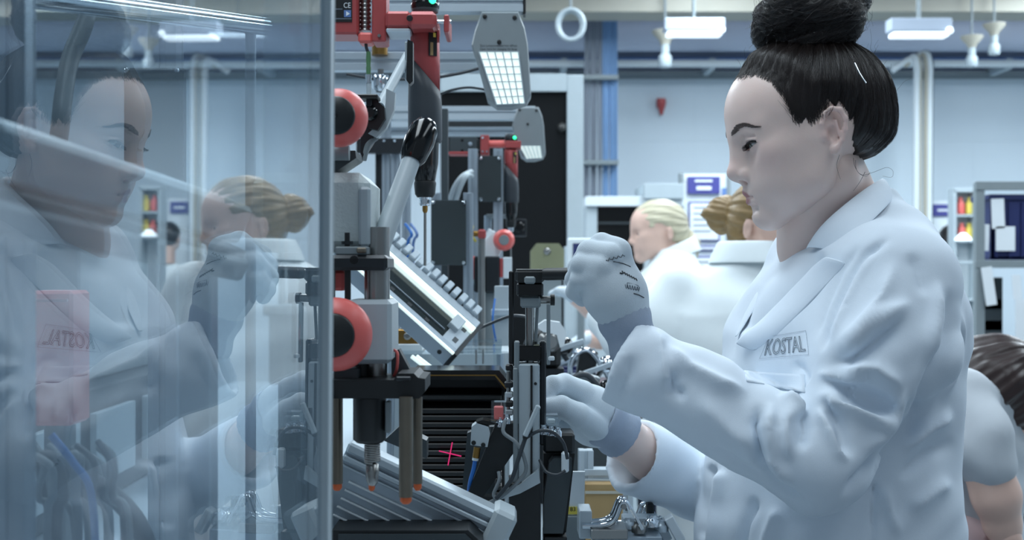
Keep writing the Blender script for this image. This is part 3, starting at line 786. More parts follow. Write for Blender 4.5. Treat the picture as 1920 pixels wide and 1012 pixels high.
for i in range(len(HL)-1):
    a_, d_ = HL[i], HL[i+1]-HL[i]; t_ = np.clip(((gx-a_[0])*d_[0]+(gz-a_[1])*d_[1])/(d_@d_), 0, 1)
    dx_, dz_ = gx-a_[0]-t_*d_[0], gz-a_[1]-t_*d_[1]; dd_ = np.hypot(dx_, dz_); u_ = dd_ < best
    best[u_] = dd_[u_]; sgn[u_] = np.sign(d_[0]*dz_-d_[1]*dx_)[u_]
sdist = best*sgn
sdist = sdist-np.interp(gx, [-80, -40], [2.0, 6.0])
tt = np.clip((sdist+1)/26, 0, 1); tt = tt*tt*(3-2*tt)
thk = np.where(sdist > 0, .4+8.0*tt, np.clip(sdist*.8, -20, 0)+.4)
hd.g = hd.g-(thk*q).astype(np.float32)[:, None, :]
cV, cF = hd.mesh(2)
# combed relief towards the bun
bun = np.array([14, 0, 126.])
d0 = cV*1000-np.array([-4, 0, 46.]); dirn = d0/np.linalg.norm(d0, axis=1)[:, None]
bd_ = bun-np.array([-4, 0, 46.]); bd_ /= np.linalg.norm(bd_)
e1 = np.cross(bd_, [0, 1, 0]); e1 /= np.linalg.norm(e1); e2 = np.cross(bd_, e1)
az = np.arctan2(dirn@e2, dirn@e1); pol = np.arccos(np.clip(dirn@bd_, -1, 1))
rel = .0009*np.sin(az*23+pol*2)+.0007*np.sin(az*41+1.3+pol*3)+.0005*np.sin(az*67+pol*5)
cV = cV+normals(cV, cF)*(rel*np.clip(pol/.5, 0, 1))[:, None]
cW = H2W(cV)
hr = npmesh('hair', cW, cF, 'hair', wm)
capT = bvh(cW, cF)
cv = []
random.seed(3)
c0 = Hp(-4, 0, 46); bdw = HM@Vector(bd_); e1w = HM@Vector(e1); e2w = HM@Vector(e2)
def onhair(a, p, lift):
    d = bdw*math.cos(p)+(e1w*math.cos(a)+e2w*math.sin(a))*math.sin(p)
    h = capT.ray_cast(c0+d*.2, -d)
    if h[0] is None or (h[0]-c0).dot(d) < .03: return None
    return h[0]+d*lift
for k in range(5200):
    a = random.uniform(-math.pi, math.pi); p0 = random.uniform(.45, 2.35); ln = random.uniform(.35, 1.2); pts = []
    dr = random.gauss(0, .04); lf = random.uniform(.0002, .0016)
    for i in range(9):
        t = i/8; p = p0-ln*t
        if p < .30: break
        v = onhair(a+dr*t+.02*math.sin(5*t+k), p, lf*math.sin(math.pi*(.15+.7*t)))
        if v is None:
            if pts: break
            continue
        pts.append(v)
    if len(pts) > 3: cv.append(pts)
# flyaways
for k in range(70):
    a = random.uniform(-math.pi, math.pi); p0 = random.uniform(.4, 1.6); v = onhair(a, p0, 0)
    if v is None: continue
    d = (v-c0).normalized(); tg = (bdw-d*bdw.dot(d)).normalized(); r1 = Vector((random.gauss(0, .4), random.gauss(0, .4), random.gauss(0, .4)))
    pts = [v+tg*(.005*i)+d*(.0005*i*i*random.uniform(.2, .8))+r1*(.00025*i*i) for i in range(7)]; cv.append(pts)
def onhead(d, lift):
    h = capT.ray_cast(c0+d*.2, -d); g = headT.ray_cast(c0+d*.2, -d)
    r_ = max(((h[0]-c0).dot(d) if h[0] is not None else 0), ((g[0]-c0).dot(d) if g[0] is not None else 0))
    return c0+d*(r_+lift)
for k in range(13000):
    i = random.choices(range(2, 9), [5, 6, 6, 5, 4, 3, 1])[0]; t = random.random(); a_ = HL[i]*(1-t)+HL[i+1]*t; d_ = HL[i+1]-HL[i]; n_ = np.array([d_[1], -d_[0]])/np.linalg.norm(d_)
    u = random.random()**1.3*(17 if i < 6 else 21)-9; pt = a_+n_*u; sd_ = random.choice((-1, -1, 1))
    yy = sd_*130; o_ = Hp(pt[0], yy, pt[1]); h = headT.ray_cast(o_, (Hp(pt[0], 0, pt[1])-o_).normalized())
    if i == 2 and random.random() < .6: h = (Hp(pt[0], random.uniform(-45, 45), pt[1]),)
    if u > 2 and random.random() < u/13: continue
    if h[0] is None: continue
    d0_ = (h[0]-c0).normalized(); an = d0_.angle(bdw); ax_ = d0_.cross(bdw).normalized(); ln = random.uniform(.15, .6); sw = random.gauss(0, .07); pts = []
    for j in range(7):
        dd = Matrix.Rotation(min(ln*j/6, an-.25), 3, ax_) @ d0_; dd = (dd+ax_*sw*j/6).normalized(); pts.append(onhead(dd, .0002+.0009*math.sin(j/6*2.6)*random.uniform(.5, 1.5)))
    cv.append(pts)
hairs('hair_strand', cv, .00015, 'hairf', hr, kind='stuff', tip=.5)
# loose tendrils at the nape
cv = []
nb = P(1612, 318, 1.46)
cv.append([P(a, b, 1.465) for a, b in ((1604, 300), (1606, 318), (1618, 328), (1640, 322), (1662, 314), (1674, 320), (1672, 332), (1655, 330))])
cv.append([P(a, b, 1.462) for a, b in ((1600, 296), (1603, 312), (1612, 326), (1625, 330), (1632, 322))])
cv.append([P(a, b, 1.46) for a, b in ((1622, 322), (1614, 338), (1606, 350), (1600, 358))])
cv.append([P(a, b, 1.46) for a, b in ((1574, 290), (1569, 308), (1572, 325), (1576, 336))])
hairs('hair_tendril', cv, .00022, 'hair', hr, tip=.5)
hp = MB().tube([P(1602, 118, 1.432), P(1612, 138, 1.428), P(1624, 156, 1.425)], .0008, 'chrome', n=6, sub=3).build('hair_pin', hr)
# bun: coiled lumps
bc = np.array([11, 0, 150.])
ud = SDF((-.08, -.10, .09), (.11, .10, .225), .0024)
random.seed(8)
U = lambda c, r, k=9, rot=None: ud.ell([v*q for v in c], [v*q for v in r], k*q, rot)
U((11, 0, 148), (54, 56, 30))
for k in range(8):
    a = k/8*2*math.pi; rr = 47+5*math.sin(3*a+1); U((11+rr*1.04*math.cos(a), rr*.95*math.sin(a), 152+11*math.sin(2*a+.5)), (33, 21, 21+6*(k % 2)), 3, (random.uniform(-35, 35), random.uniform(-25, 25), math.degrees(a)+90+random.uniform(-18, 18)))
for k in range(6):
    a = k/6*2*math.pi+.4; U((11+26*math.cos(a), 26*math.sin(a), 174+6*math.sin(2*a)), (30, 17, 15), 3, (random.uniform(-25, 25), random.uniform(-25, 25), math.degrees(a)+70))
U((12, 0, 118), (50, 52, 18), 10)
uV, uF = ud.mesh(2)
L2 = uV*1000-bc; a2 = np.arctan2(L2[:, 1], L2[:, 0]); r2 = np.hypot(L2[:, 0], L2[:, 1])
uV = uV+normals(uV, uF)*(.0011*np.sin(r2*.55+L2[:, 2]*.75+3*np.sin(2*a2))+.0007*np.sin(r2*1.1-L2[:, 2]*1.3+4*np.sin(a2*2+1)))[:, None]
uW = H2W(uV); bn = npmesh('hair_bun', uW, uF, 'hair', wm); bunT = bvh(uW, uF); cb = Hp(*bc)
cv = []
for k in range(3600):
    a = random.uniform(-math.pi, math.pi); h = random.uniform(-1.2, 1.3); pts = []; ln = random.uniform(.5, 1.3); sl = random.gauss(.1, .22)
    for i in range(9):
        t = i/8; aa = a+ln*t; hh = h+sl*t+.1*math.sin(6*t+k)
        d = HM@Vector((math.cos(aa)*math.cos(hh), math.sin(aa)*math.cos(hh), math.sin(hh))); hit = bunT.ray_cast(cb+d*.2, -d)
        if hit[0] is not None: pts.append(hit[0]+d*(.0002+.0022*random.random()**3+.0010*math.sin(math.pi*t)))
    if len(pts) > 4: cv.append(pts)
for k in range(90):
    d = Vector((random.gauss(0, 1), random.gauss(0, 1), random.gauss(0, .8))).normalized(); hit = bunT.ray_cast(cb+d*.2, -d)
    if hit[0] is None: continue
    tg = d.cross(Vector((random.gauss(0, 1), random.gauss(0, 1), random.gauss(0, 1)))).normalized()
    cv.append([hit[0]+tg*(.006*i)+d*(.0009*i*(6-i)*random.uniform(.2, .7)) for i in range(7)])
hairs('bun_strand', cv, .00016, 'hairf', bn, kind='stuff', tip=.5)

# ------------------------------------------------------------------ lab coat
cd = SDF((.09, 1.26, .68), (.61, 1.86, 1.55), .0036)
TC = [(.70, .395, 1.58, .185, .235), (1.0, .388, 1.58, .163, .20), (1.075, .388, 1.58, .158, .190), (1.16, .391, 1.58, .149, .178), (1.25, .400, 1.58, .140, .172), (1.32, .410, 1.58, .131, .172), (1.38, .418, 1.58, .108, .176), (1.42, .425, 1.58, .088, .16), (1.45, .434, 1.58, .062, .12), (1.48, .441, 1.585, .042, .075), (1.50, .443, 1.585, .03, .05)]
cd.loft(TC, .02, pw=2.2)
cd.chain([P(1680, 500, 1.50), P(1712, 590, 1.50), P(1710, 720, 1.49)], [.045, .042, .04], .05)
cd.ell((.345, 1.49, 1.30), (.065, .085, .085), .04); cd.ell((.345, 1.67, 1.30), (.065, .085, .085), .04)
cd.chain([P(1628, 478, 1.50), SH, P(1655, 650, 1.392), EL], [.044, .055, .059, .057], .045)
cd.chain([EL, P(1425, 812, 1.365), P(1305, 740, 1.385), P(1150, 668, 1.40)], [.057, .050, .049, .0495], .010)
cd.chain([P(1510, 470, 1.66), SH2, P(1470, 720, 1.745), EL2], [.04, .055, .06, .055], .03)
cd.chain([EL2, P(1310, 905, 1.70), P(1186, 852, 1.635)], [.055, .051, .0475], .012)
def opening(a, d, r, ln):      # cut a sleeve end flat and hollow it
    d = d.normalized(); a = Vector(a)
    X, Y, Z = np.meshgrid(*cd.ax, indexing='ij', sparse=True)
    hgt = (X-a.x)*d.x+(Y-a.y)*d.y+(Z-a.z)*d.z
    rad = np.sqrt(np.maximum((X-a.x)**2+(Y-a.y)**2+(Z-a.z)**2-hgt**2, 0))
    cut = np.where((rad < r*2.2) & (hgt < .09), -hgt, -1).astype(np.float32)
    cd.g = np.maximum(cd.g, np.where((hgt < 0) & (hgt > -.08) & (rad < r*2.2), -hgt, -9).astype(np.float32))
    hole = np.maximum(np.maximum(rad-r, -hgt-.01), hgt-ln).astype(np.float32)
    cd.g = np.maximum(cd.g, -hole)
opening(P(1160, 678, 1.40), P(1305, 750, 1.387)-P(1160, 678, 1.40), .0385, .05)
opening(P(1184, 852, 1.633), P(1310, 905, 1.70)-P(1186, 852, 1.635), .0395, .09)
kV, kF = cd.mesh(2)
far = (2.0, 9); near = (0, 1.415); tor = (1.36, 1.62)
# broad cloth irregularity
n0 = normals(kV, kF); ph = kV*np.array([1, 1, 1.])
w1 = np.sin(kV[:, 0]*38+kV[:, 2]*21+2*np.sin(kV[:, 1]*17))*np.sin(kV[:, 2]*33-kV[:, 0]*15+1)
w2 = np.sin(kV[:, 0]*90-kV[:, 2]*60+3*np.sin(kV[:, 2]*31))
kV = kV+n0*(.0028*w1+.0008*w2)[:, None]
FOLD = [
 # elbow puckers
 ([(1428, 752), (1416, 800), (1424, 862), (1462, 918), (1512, 944)], 9, -.009, near, .2),
 ([(1448, 748), (1440, 800), (1450, 860), (1490, 915)], 10, .008, near, .25),
 ([(1500, 745), (1508, 800), (1500, 850)], 12, -.007, near, .3),
 ([(1478, 752), (1470, 810), (1480, 870)], 11, .006, near, .3),
 ([(1530, 760), (1556, 810), (1590, 868)], 11, .006, near, .25),
 ([(1548, 745), (1578, 800), (1596, 862)], 10, -.0062, near, .2),
 ([(1460, 738), (1490, 760), (1504, 790)], 10, .008, near, .3),
 # upper arm folds
 ([(1535, 705), (1600, 728), (1690, 776)], 16, -.011, near, .3),
 ([(1525, 735), (1600, 765), (1680, 800)], 15, .009, near, .3),
 ([(1570, 690), (1640, 690), (1700, 730)], 15, .008, near, .3),
 ([(1724, 735), (1690, 800), (1640, 870), (1575, 938)], 12, -.009, (0, 1.50), .2),
 ([(1700, 720), (1670, 790), (1620, 855)], 12, .006, near, .3),
 ([(1700, 590), (1640, 640), (1545, 690)], 15, -.008, near, .3),
 ([(1715, 560), (1650, 600), (1560, 655)], 16, .007, near, .3),
 ([(1680, 480), (1655, 560), (1600, 640), (1560, 690)], 16, .006, near, .3),
 # forearm
 ([(1240, 640), (1290, 690), (1350, 720), (1410, 740)], 14, .008, near, .3),
 ([(1255, 690), (1262, 730), (1290, 745)], 12, -.007, near, .3),
 ([(1185, 660), (1180, 700), (1150, 760)], 10, -.004, near, .3),
 ([(1225, 610), (1245, 680), (1240, 740)], 14, .006, near, .3),
 ([(1300, 740), (1360, 800), (1430, 850)], 22, .005, near, .3),
 ([(1330, 830), (1380, 872), (1450, 910)], 12, -.004, near, .3),
 # back of coat
 ([(1782, 535), (1772, 620), (1752, 700), (1700, 830)], 14, -.0075, (1.3, 1.62), .2),
 ([(1796, 560), (1790, 660), (1765, 760)], 12, .007, (1.3, 1.62), .3),
 ([(1760, 520), (1752, 600), (1735, 690)], 11, .006, (1.3, 1.62), .3),
 ([(1690, 850), (1740, 800), (1790, 770)], 14, .008, (1.3, 1.62), .3),
 ([(1680, 900), (1740, 850), (1795, 825)], 14, -.006, (1.3, 1.62), .3),
 ([(1700, 960), (1750, 920), (1790, 900)], 16, .005, (1.3, 1.62), .3),
 ([(1655, 900), (1668, 960), (1690, 1012)], 12, .004, (1.3, 1.62), .3),
 # chest and belly
 ([(1600, 560), (1570, 640), (1520, 730)], 8, -.006, (1.36, 1.5), .2),
 ([(1545, 468), (1500, 522), (1446, 580), (1392, 630)], 15, -.0062, (1.34, 1.7), .12),
 ([(1673, 441), (1626, 474), (1598, 518), (1567, 572), (1549, 619), (1539, 664)], 7, -.0052, (1.3, 1.6), .15),
 ([(1614, 455), (1575, 509), (1545, 580), (1528, 640)], 8, -.0028, (1.3, 1.6), .2),
 ([(1640, 470), (1608, 525), (1578, 590), (1558, 640)], 7, .0026, (1.3, 1.6), .2),
 ([(1704, 470), (1722, 506), (1738, 560)], 15, -.003, (1.3, 1.6), .3),
 ([(1555, 735), (1620, 748), (1690, 772)], 20, -.006, near, .3),
 ([(1526, 702), (1570, 704), (1626, 710)], 9, .005, near, .3),
 ([(1520, 730), (1500, 690), (1480, 680)], 10, -.004, tor, .3),
 ([(1335, 870), (1330, 940), (1318, 1012)], 8, -.008, tor, .1),
 ([(1355, 880), (1345, 950), (1335, 1030)], 9, .006, tor, .1),
 ([(1420, 930), (1395, 980), (1385, 1040)], 10, -.007, tor, .2),
 ([(1460, 950), (1440, 1000), (1430, 1050)], 12, .006, tor, .2),
 ([(1640, 900), (1636, 960), (1633, 1060)], 4, -.004, tor, .1),
]
for pts, wd, amp, Dr, tp in FOLD: kV = stroke(kV, kF, pts, wd*.85, amp*1.75, Dr, tp)
kV = relax(kV, kF, .5)
ct = npmesh('lab_coat', kV, kF, 'coat', wm)
coatT = bvh(kV, kF)
def quad_sheet(name, quad, nu, nv, off, th, m, parent, tree=None, bulge=0, label=None):
    """cloth panel laid on the coat: corners measured clockwise on the photograph"""
    vs = []; fs = []
    for j in range(nv+1):
        for i in range(nu+1):
            u, v = i/nu, j/nv
            x = (quad[0][0]*(1-u)+quad[1][0]*u)*(1-v)+(quad[3][0]*(1-u)+quad[2][0]*u)*v
            y = (quad[0][1]*(1-u)+quad[1][1]*u)*(1-v)+(quad[3][1]*(1-u)+quad[2][1]*u)*v
            h = cast(tree or coatT, x, y, off+bulge*math.sin(math.pi*u)*math.sin(math.pi*v))
            if h is None: h = (P(x, y, 1.45), None)
            vs.append(h[0])
    fs = [(j*(nu+1)+i, (j+1)*(nu+1)+i, (j+1)*(nu+1)+i+1, j*(nu+1)+i+1) for j in range(nv) for i in range(nu)]
    V = np.array([tuple(v) for v in vs]); Fq = np.array(fs)
    for _ in range(2): V = V*.6+relax(V, Fq)*.4
    o = npmesh(name, V, Fq, m, parent, label=label)
    sm = o.modifiers.new('thick', 'SOLIDIFY'); sm.thickness = th; sm.offset = 0
    return o
# chest pocket with flap edge, name patch with outlined lettering
M['pocket'] = M['coat']
quad_sheet('chest_pocket', [(1392, 694), (1512, 701), (1512, 738), (1398, 716)], 10, 5, .0006, .0014, 'coat', ct)
M['patchline'] = mat('patch_outline', (150, 160, 174), .7)
def decal(name, quad, body, m, parent, tree, outline=True, off=.0008, frame=None):
    mb = MB(); V, Fs = text_mesh(body, 1, outline=outline)
    xs = [v[0] for v in V]; ys = [v[1] for v in V]; x0, x1, y0, y1 = min(xs), max(xs), min(ys), max(ys)
    def mp(u, v, z=0):
        x = (quad[0][0]*(1-u)+quad[1][0]*u)*(1-v)+(quad[3][0]*(1-u)+quad[2][0]*u)*v
        y = (quad[0][1]*(1-u)+quad[1][1]*u)*(1-v)+(quad[3][1]*(1-u)+quad[2][1]*u)*v
        h = cast(tree, x, y, off+z); return h[0] if h else P(x, y, 1.45)
    mb.add([mp((v[0]-x0)/(x1-x0), 1-(v[1]-y0)/(y1-y0), v[2]*.03) for v in V], Fs, m)
    for a, b in (frame or []):
        pts = [mp(a[0]*(1-t)+b[0]*t, a[1]*(1-t)+b[1]*t) for t in np.linspace(0, 1, 10)]; mb.tube(pts, .00018, 'patchline', n=5, sub=1)
    return mb.build(name, parent)
decal('name_patch', [(1441, 636), (1506, 629), (1512, 659), (1434, 667)], 'KOSTAL', 'inkg', ct, coatT, frame=[((-.10, 1.14), (1.05, 1.2)), ((1.05, 1.2), (1.12, -.28)), ((-.0, -.16), (1.12, -.28)), ((-.10, 1.14), (-.0, -.16))])
# collar: stands round the neck, folds over, runs into the lapels
def strip(name, rows, m, parent, th=.0026, sub=2):
    n = len(rows[0]); V = np.array([tuple(p) for r in rows for p in r]); k = len(rows)
    Fq = np.array([(j*n+i, j*n+i+1, (j+1)*n+i+1, (j+1)*n+i) for j in range(k-1) for i in range(n-1)])
    o = npmesh(name, V, Fq, m, parent)
    sm = o.modifiers.new('thick', 'SOLIDIFY'); sm.thickness = th; sm.offset = 0
    ss = o.modifiers.new('smooth', 'SUBSURF'); ss.levels = sub; ss.render_levels = sub
    return o
Pp = lambda l: [P(*a) for a in l]
inner = Pp([(1512, 474, 1.495), (1540, 432, 1.478), (1590, 390, 1.472), (1632, 354, 1.49), (1655, 340, 1.535), (1648, 342, 1.60), (1610, 372, 1.655), (1550, 420, 1.665), (1500, 455, 1.65)])
fold = Pp([(1506, 464, 1.492), (1532, 420, 1.472), (1582, 378, 1.466), (1630, 343, 1.484), (1660, 330, 1.535), (1650, 334, 1.607), (1608, 364, 1.665), (1545, 410, 1.675), (1494, 448, 1.66)])
outer = Pp([(1584, 484, 1.426), (1602, 454, 1.420), (1632, 418, 1.424), (1664, 388, 1.455), (1680, 368, 1.535), (1662, 372, 1.625), (1612, 395, 1.695), (1535, 440, 1.70), (1480, 480, 1.685)])
mid = [(a+b)/2+Vector((.0, -.004, .004)) for a, b in zip(fold, outer)]
strip('collar', [inner, fold, mid, outer], 'coat', ct)
# lapel lying on the chest (near side), and the far lapel edge beyond it
ll = [(1560, 486), (1521, 521), (1474, 568), (1427, 617), (1392, 645)]; lr = [(1590, 492), (1556, 530), (1508, 580), (1460, 628), (1414, 660)]
rows = []
for u, o in ((0, .0085), (.12, .0090), (.5, .0060), (1.0, -.0005)):
    row = []
    for i in range(13):
        k = min(3, int(i/3)); f = i/3-k; a = [ll[k][c]*(1-f)+ll[k+1][c]*f for c in (0, 1)]; b = [lr[k][c]*(1-f)+lr[k+1][c]*f for c in (0, 1)]
        h = cast(coatT, a[0]*(1-u)+b[0]*u, a[1]*(1-u)+b[1]*u, o); row.append(h[0] if h else P(a[0], a[1], 1.45))
    rows.append(row)
strip('lapel', rows, 'coat', ct, .0022, 1)
far_l = [Pp([(1500, 452, 1.60), (1462, 505, 1.585), (1420, 570, 1.565), (1378, 640, 1.535)]), Pp([(1486, 448, 1.63), (1448, 500, 1.61), (1408, 560, 1.585), (1378, 630, 1.545)]), Pp([(1470, 490, 1.65), (1440, 530, 1.63), (1404, 575, 1.60), (1376, 640, 1.555)])]
strip('lapel', far_l, 'coat', ct)
sh = thing('x', 'x', 'x'); bpy.data.objects.remove(sh)
# trousers and shoes below the hem
td = SDF((.22, 1.36, .05), (.56, 1.80, .80), .012)
for yy in (1.5, 1.66): td.chain([(.395, yy, .74), (.385, yy, .5), (.41, yy, .12)], [.10, .078, .062], .02)
V_, F_ = td.mesh(2); npmesh('trousers', V_, F_, 'trouser', wm)
for yy in (1.5, 1.66):
    d_ = SDF((.2, yy-.07, -.01), (.5, yy+.07, .16), .007); d_.ell((.35, yy, .045), (.13, .045, .045), .01); d_.cap((.42, yy, .05), (.42, yy, .12), .045, .048, .02)
    V_, F_ = d_.mesh(1); V_[:, 2] = np.maximum(V_[:, 2], .001); npmesh('shoe', V_, F_, 'shoe', wm)

# ------------------------------------------------------------------ gloves
def hand(name, parent, lo, hi, chains, palm, cuff, cuffr, h=.0013):
    g = SDF(lo, hi, h)
    for pts, rs, k in palm: g.chain(pts, rs, k)
    for pts, rs in chains: g.chain(pts, rs, .0035)
    V, Fq = g.mesh(2)
    o = npmesh(name, V, Fq, 'glove', parent)
    # ribbed knit cuff
    mb = MB(); a, b = Vector(cuff[0]), Vector(cuff[1]); n = 40; x, y, d = basis(b-a); vs = []; rows = 12
    for j in range(rows+1):
        t = j/rows; c = a.lerp(b, t); rr = cuffr[0]*(1-t)+cuffr[1]*t+(.0015*math.sin(t*9)); 
        for k in range(n):
            an = 2*math.pi*k/n; q_ = rr*(1+.018*math.cos(an*20))
            vs.append(c+x*(math.cos(an)*q_)+y*(math.sin(an)*q_))
    mb.add(vs, [(j*n+k, j*n+(k+1) % n, (j+1)*n+(k+1) % n, (j+1)*n+k) for j in range(rows) for k in range(n)], 'cuff', True)
    c_ = mb.build('glove_cuff', o); sm = c_.modifiers.new('thick', 'SOLIDIFY'); sm.thickness = .002; sm.offset = -1
    return o, bvh(V, Fq)
D = 1.40
lh = [
 ([P(1160, 470, 1.392), P(1128, 458, 1.402), P(1098, 482, 1.432), P(1104, 508, 1.447)], [.0135, .0125, .0115, .0100]),
 ([P(1143, 478, 1.380), P(1104, 472, 1.392), P(1084, 502, 1.428), P(1096, 528, 1.445)], [.0135, .0125, .0115, .0100]),
 ([P(1128, 500, 1.376), P(1092, 496, 1.386), P(1078, 524, 1.420), P(1090, 545, 1.440)], [.0130, .0120, .0110, .0098]),
 ([P(1118, 522, 1.380), P(1088, 524, 1.388), P(1078, 546, 1.412), P(1092, 560, 1.430)], [.0118, .0108, .0098, .0090]),
 ([P(1178, 540, 1.425), P(1158, 500, 1.45), P(1128, 492, 1.462), P(1104, 498, 1.462)], [.0150, .0130, .0115, .0100]),
]
pl = [([P(1180, 592, 1.405), P(1164, 552, 1.403), P(1150, 480, 1.398)], [.0205, .0255, .0190], .02),
      ([P(1164, 598, 1.402), P(1140, 548, 1.392), P(1120, 512, 1.384)], [.0205, .0235, .0165], .02),
      ([P(1150, 478, 1.398), P(1118, 515, 1.386)], [.0155, .0145], .012)]
g1, g1T = hand('glove', wm, (.03, 1.33, 1.29), (.17, 1.50, 1.46), lh, pl, (P(1166, 585, 1.402), P(1196, 662, 1.403)), (.0285, .0280))
# print on the back of the upper glove
mb = MB()
def gl(pts, r=.0006, m='ink'):
    q2 = []
    for x, y in pts:
        h = cast(g1T, x, y, .0004)
        if h: q2.append(h[0])
    if len(q2) > 1: mb.tube(q2, r*.62, m, n=5, sub=2)
for k in range(9): gl([(1136+k*4, 488-k*1.2+3*(k % 2)), (1139+k*4, 484-k*1.0+4*((k+1) % 2))], .0006)
gl([(1150, 490), (1168, 494), (1182, 500)], .0007)
for k in range(7): gl([(1166+k*4.2, 508+k*2.2), (1169+k*4.2, 513+k*2.2)], .0010); 
gl([(1162, 512), (1167, 513)], .0014)
for k in range(6): gl([(1172+k*4.6, 533+k*1.0), (1174+k*4.6, 541+k*1.0), (1176+k*4.6, 533+k)], .0005, 'inkg')
gl([(1176, 530), (1196, 535), (1196, 543), (1177, 540), (1176, 530)], .0004, 'inkg')
gl([(1188, 550), (1198, 553), (1207, 558)], .0009)
mb.build('glove_print', g1)
rh = [
 ([P(1090, 735, 1.565), P(1058, 720, 1.55), P(1036, 722, 1.535), P(1020, 742, 1.525)], [.0150, .0128, .0115, .0098]),
 ([P(1092, 750, 1.585), P(1058, 738, 1.575), P(1036, 742, 1.56), P(1024, 762, 1.55)], [.0145, .0125, .0115, .0100]),
 ([P(1096, 765, 1.595), P(1066, 760, 1.59), P(1046, 768, 1.58), P(1036, 784, 1.57)], [.0140, .0120, .0110, .0098]),
 ([P(1104, 780, 1.60), P(1080, 780, 1.60), P(1064, 790, 1.59), P(1056, 800, 1.585)], [.0130, .0108, .0100, .0090]),
 ([P(1118, 800, 1.565), P(1084, 778, 1.538), P(1052, 762, 1.520), P(1020, 764, 1.508)], [.0165, .0150, .0130, .0105]),
]
pl = [([P(1128, 787, 1.592), P(1112, 770, 1.585), P(1090, 740, 1.568)], [.0235, .0270, .0170], .02),
      ([P(1126, 796, 1.596), P(1112, 790, 1.595), P(1100, 775, 1.595)], [.0235, .0250, .017], .02)]
g2, g2T = hand('glove', wm, (.02, 1.45, 1.17), (.19, 1.68, 1.31), rh, pl, (P(1119, 781, 1.588), P(1168, 815, 1.607)), (.0345, .0310))
# ------------------------------------------------------------------ the other workers
def simple_head(parent, c, yaw, pitch, hairm, skin, kind, h=.0045, sc=1.):
    """c ear point; yaw turns the face from -x towards the viewer, degrees"""
    Rm = Matrix.Rotation(R(yaw), 3, 'Z') @ Matrix.Rotation(R(pitch), 3, 'Y'); A = np.array(Rm); c = np.array(c)
    W2 = lambda V: (V@A.T)*sc+c
    s1 = SDF((-.135, -.09, -.17), (.12, .09, .13), h)
    e_ = lambda c_, r_, k=10, rot=None, sub=False: s1.ell([v*q for v in c_], [v*q for v in r_], k*q, rot, sub)
    c_ = lambda a, b, ra, rb=None, k=10, sub=False: s1.cap([v*q for v in a], [v*q for v in b], ra*q, (ra if rb is None else rb)*q, k*q, sub)
    head_base(e_, c_)
    for s in (-1, 1):
        c_((-101, s*10, 27), (-84, s*43, 30), 7.5, 8, 16); e_((-106, s*32, 12), (13, 17, 10), 12, None, True); e_((-84, s*31, 11), (11, 14, 9), 5)
        e_((8, s*72, 4), (13, 7, 25), 4, (0, 0, s*-20)); e_((6, s*79, 2), (6, 4, 10), 3, None, True)
        c_((-105, 0, -40), (-88, s*24, -46), 4.5, 2.5, 4); c_((-103, 0, -51), (-88, s*23, -48), 5, 2.5, 4)
    c_((-102, 0, 33), (-117, 0, -12), 7.8, 6.4, 13); e_((-117, 0, -15), (9, 9, 8), 8); e_((-107, 0, -20), (10, 16, 7), 6)
    s1.cap((.01, 0, -.03), (.035, 0, -.16), .050, .055, .03)
    V, Fq = s1.mesh(1); hd_ = W2(V)
    npmesh('head', hd_, Fq, skin, parent)
    m = MB()
    for s in (-1, 1):
        e = MB().ball(Vector(W2(np.array([-.0865, s*.031, .010]))), .0105*sc, 'eyew', n=14).build('eye', parent)
        MB().ball(Vector(W2(np.array([-.0935, s*.031, .008]))), .0052*sc, 'pupil', n=10).build('iris', e)
        m = MB(); m.tube([Vector(W2(np.array(v)*.001)) for v in ((-108, s*14, 28), (-104, s*30, 33), (-90, s*46, 29))], .0022, hairm, n=6, sub=3); m.build('eyebrow', parent)
    s2 = SDF((-.19, -.13, -.17), (.20, .13, .24), h)
    H_ = lambda c_, r_, k=12, rot=None, sub=False: s2.ell([v*q for v in c_], [v*q for v in r_], k*q, rot, sub)
    H_((-14, 0, 40), (100, 78, 86)); H_((40, 0, 0), (42, 62, 52), 25)
    H_((-100, 0, 12), (62, 88, 74), 5, None, True)
    for s in (-1, 1): H_((-30, s*88, 2), (46, 34, 42), 6, None, True); H_((6, s*86, -14), (28, 34, 30), 5, None, True); H_((-8, s*60, -62), (44, 46, 40), 8, None, True)
    if kind == 'bun':
        random.seed(5); H_((104, 0, 30), (40, 42, 40), 8)
        for k in range(7):
            a = k/7*6.283; H_((112+10*math.cos(2*a), 28*math.cos(a), 30+28*math.sin(a)), (24, 20, 15), 3, (math.degrees(-a), random.uniform(-20, 20), 0))
    if kind == 'tail':
        s2.chain([(.085, 0, .0), (.095, 0, -.035), (.085, 0, -.075), (.078, 0, -.105)], [.016, .026, .028, .012], .01)
    if kind == 'hang':
        H_((-10, 0, 44), (106, 88, 92), 12)
        for s in (-1, 1):
            s2.chain([(.01, s*.072, .05), (-.012, s*.076, -.04), (-.03, s*.066, -.115)], [.030, .034, .012], .02)
            s2.chain([(.045, s*.055, .03), (.045, s*.066, -.05), (.02, s*.06, -.115)], [.035, .038, .014], .02)
        H_((70, 0, 0), (42, 66, 70), 20)
        H_((-112, 0, -8), (44, 52, 62), 6, None, True)
    V, Fq = s2.mesh(2)
    n_ = normals(V, Fq); d_ = V*1000-np.array([0, 0, 40]); an = np.arctan2(d_[:, 1], d_[:, 2] if kind != 'hang' else d_[:, 0])
    V = V+n_*(.0018*np.sin(an*16+d_[:, 0]*.05)+.0010*np.sin(an*33))[:, None]
    npmesh('hair', W2(V), Fq, hairm, parent)
    return W2
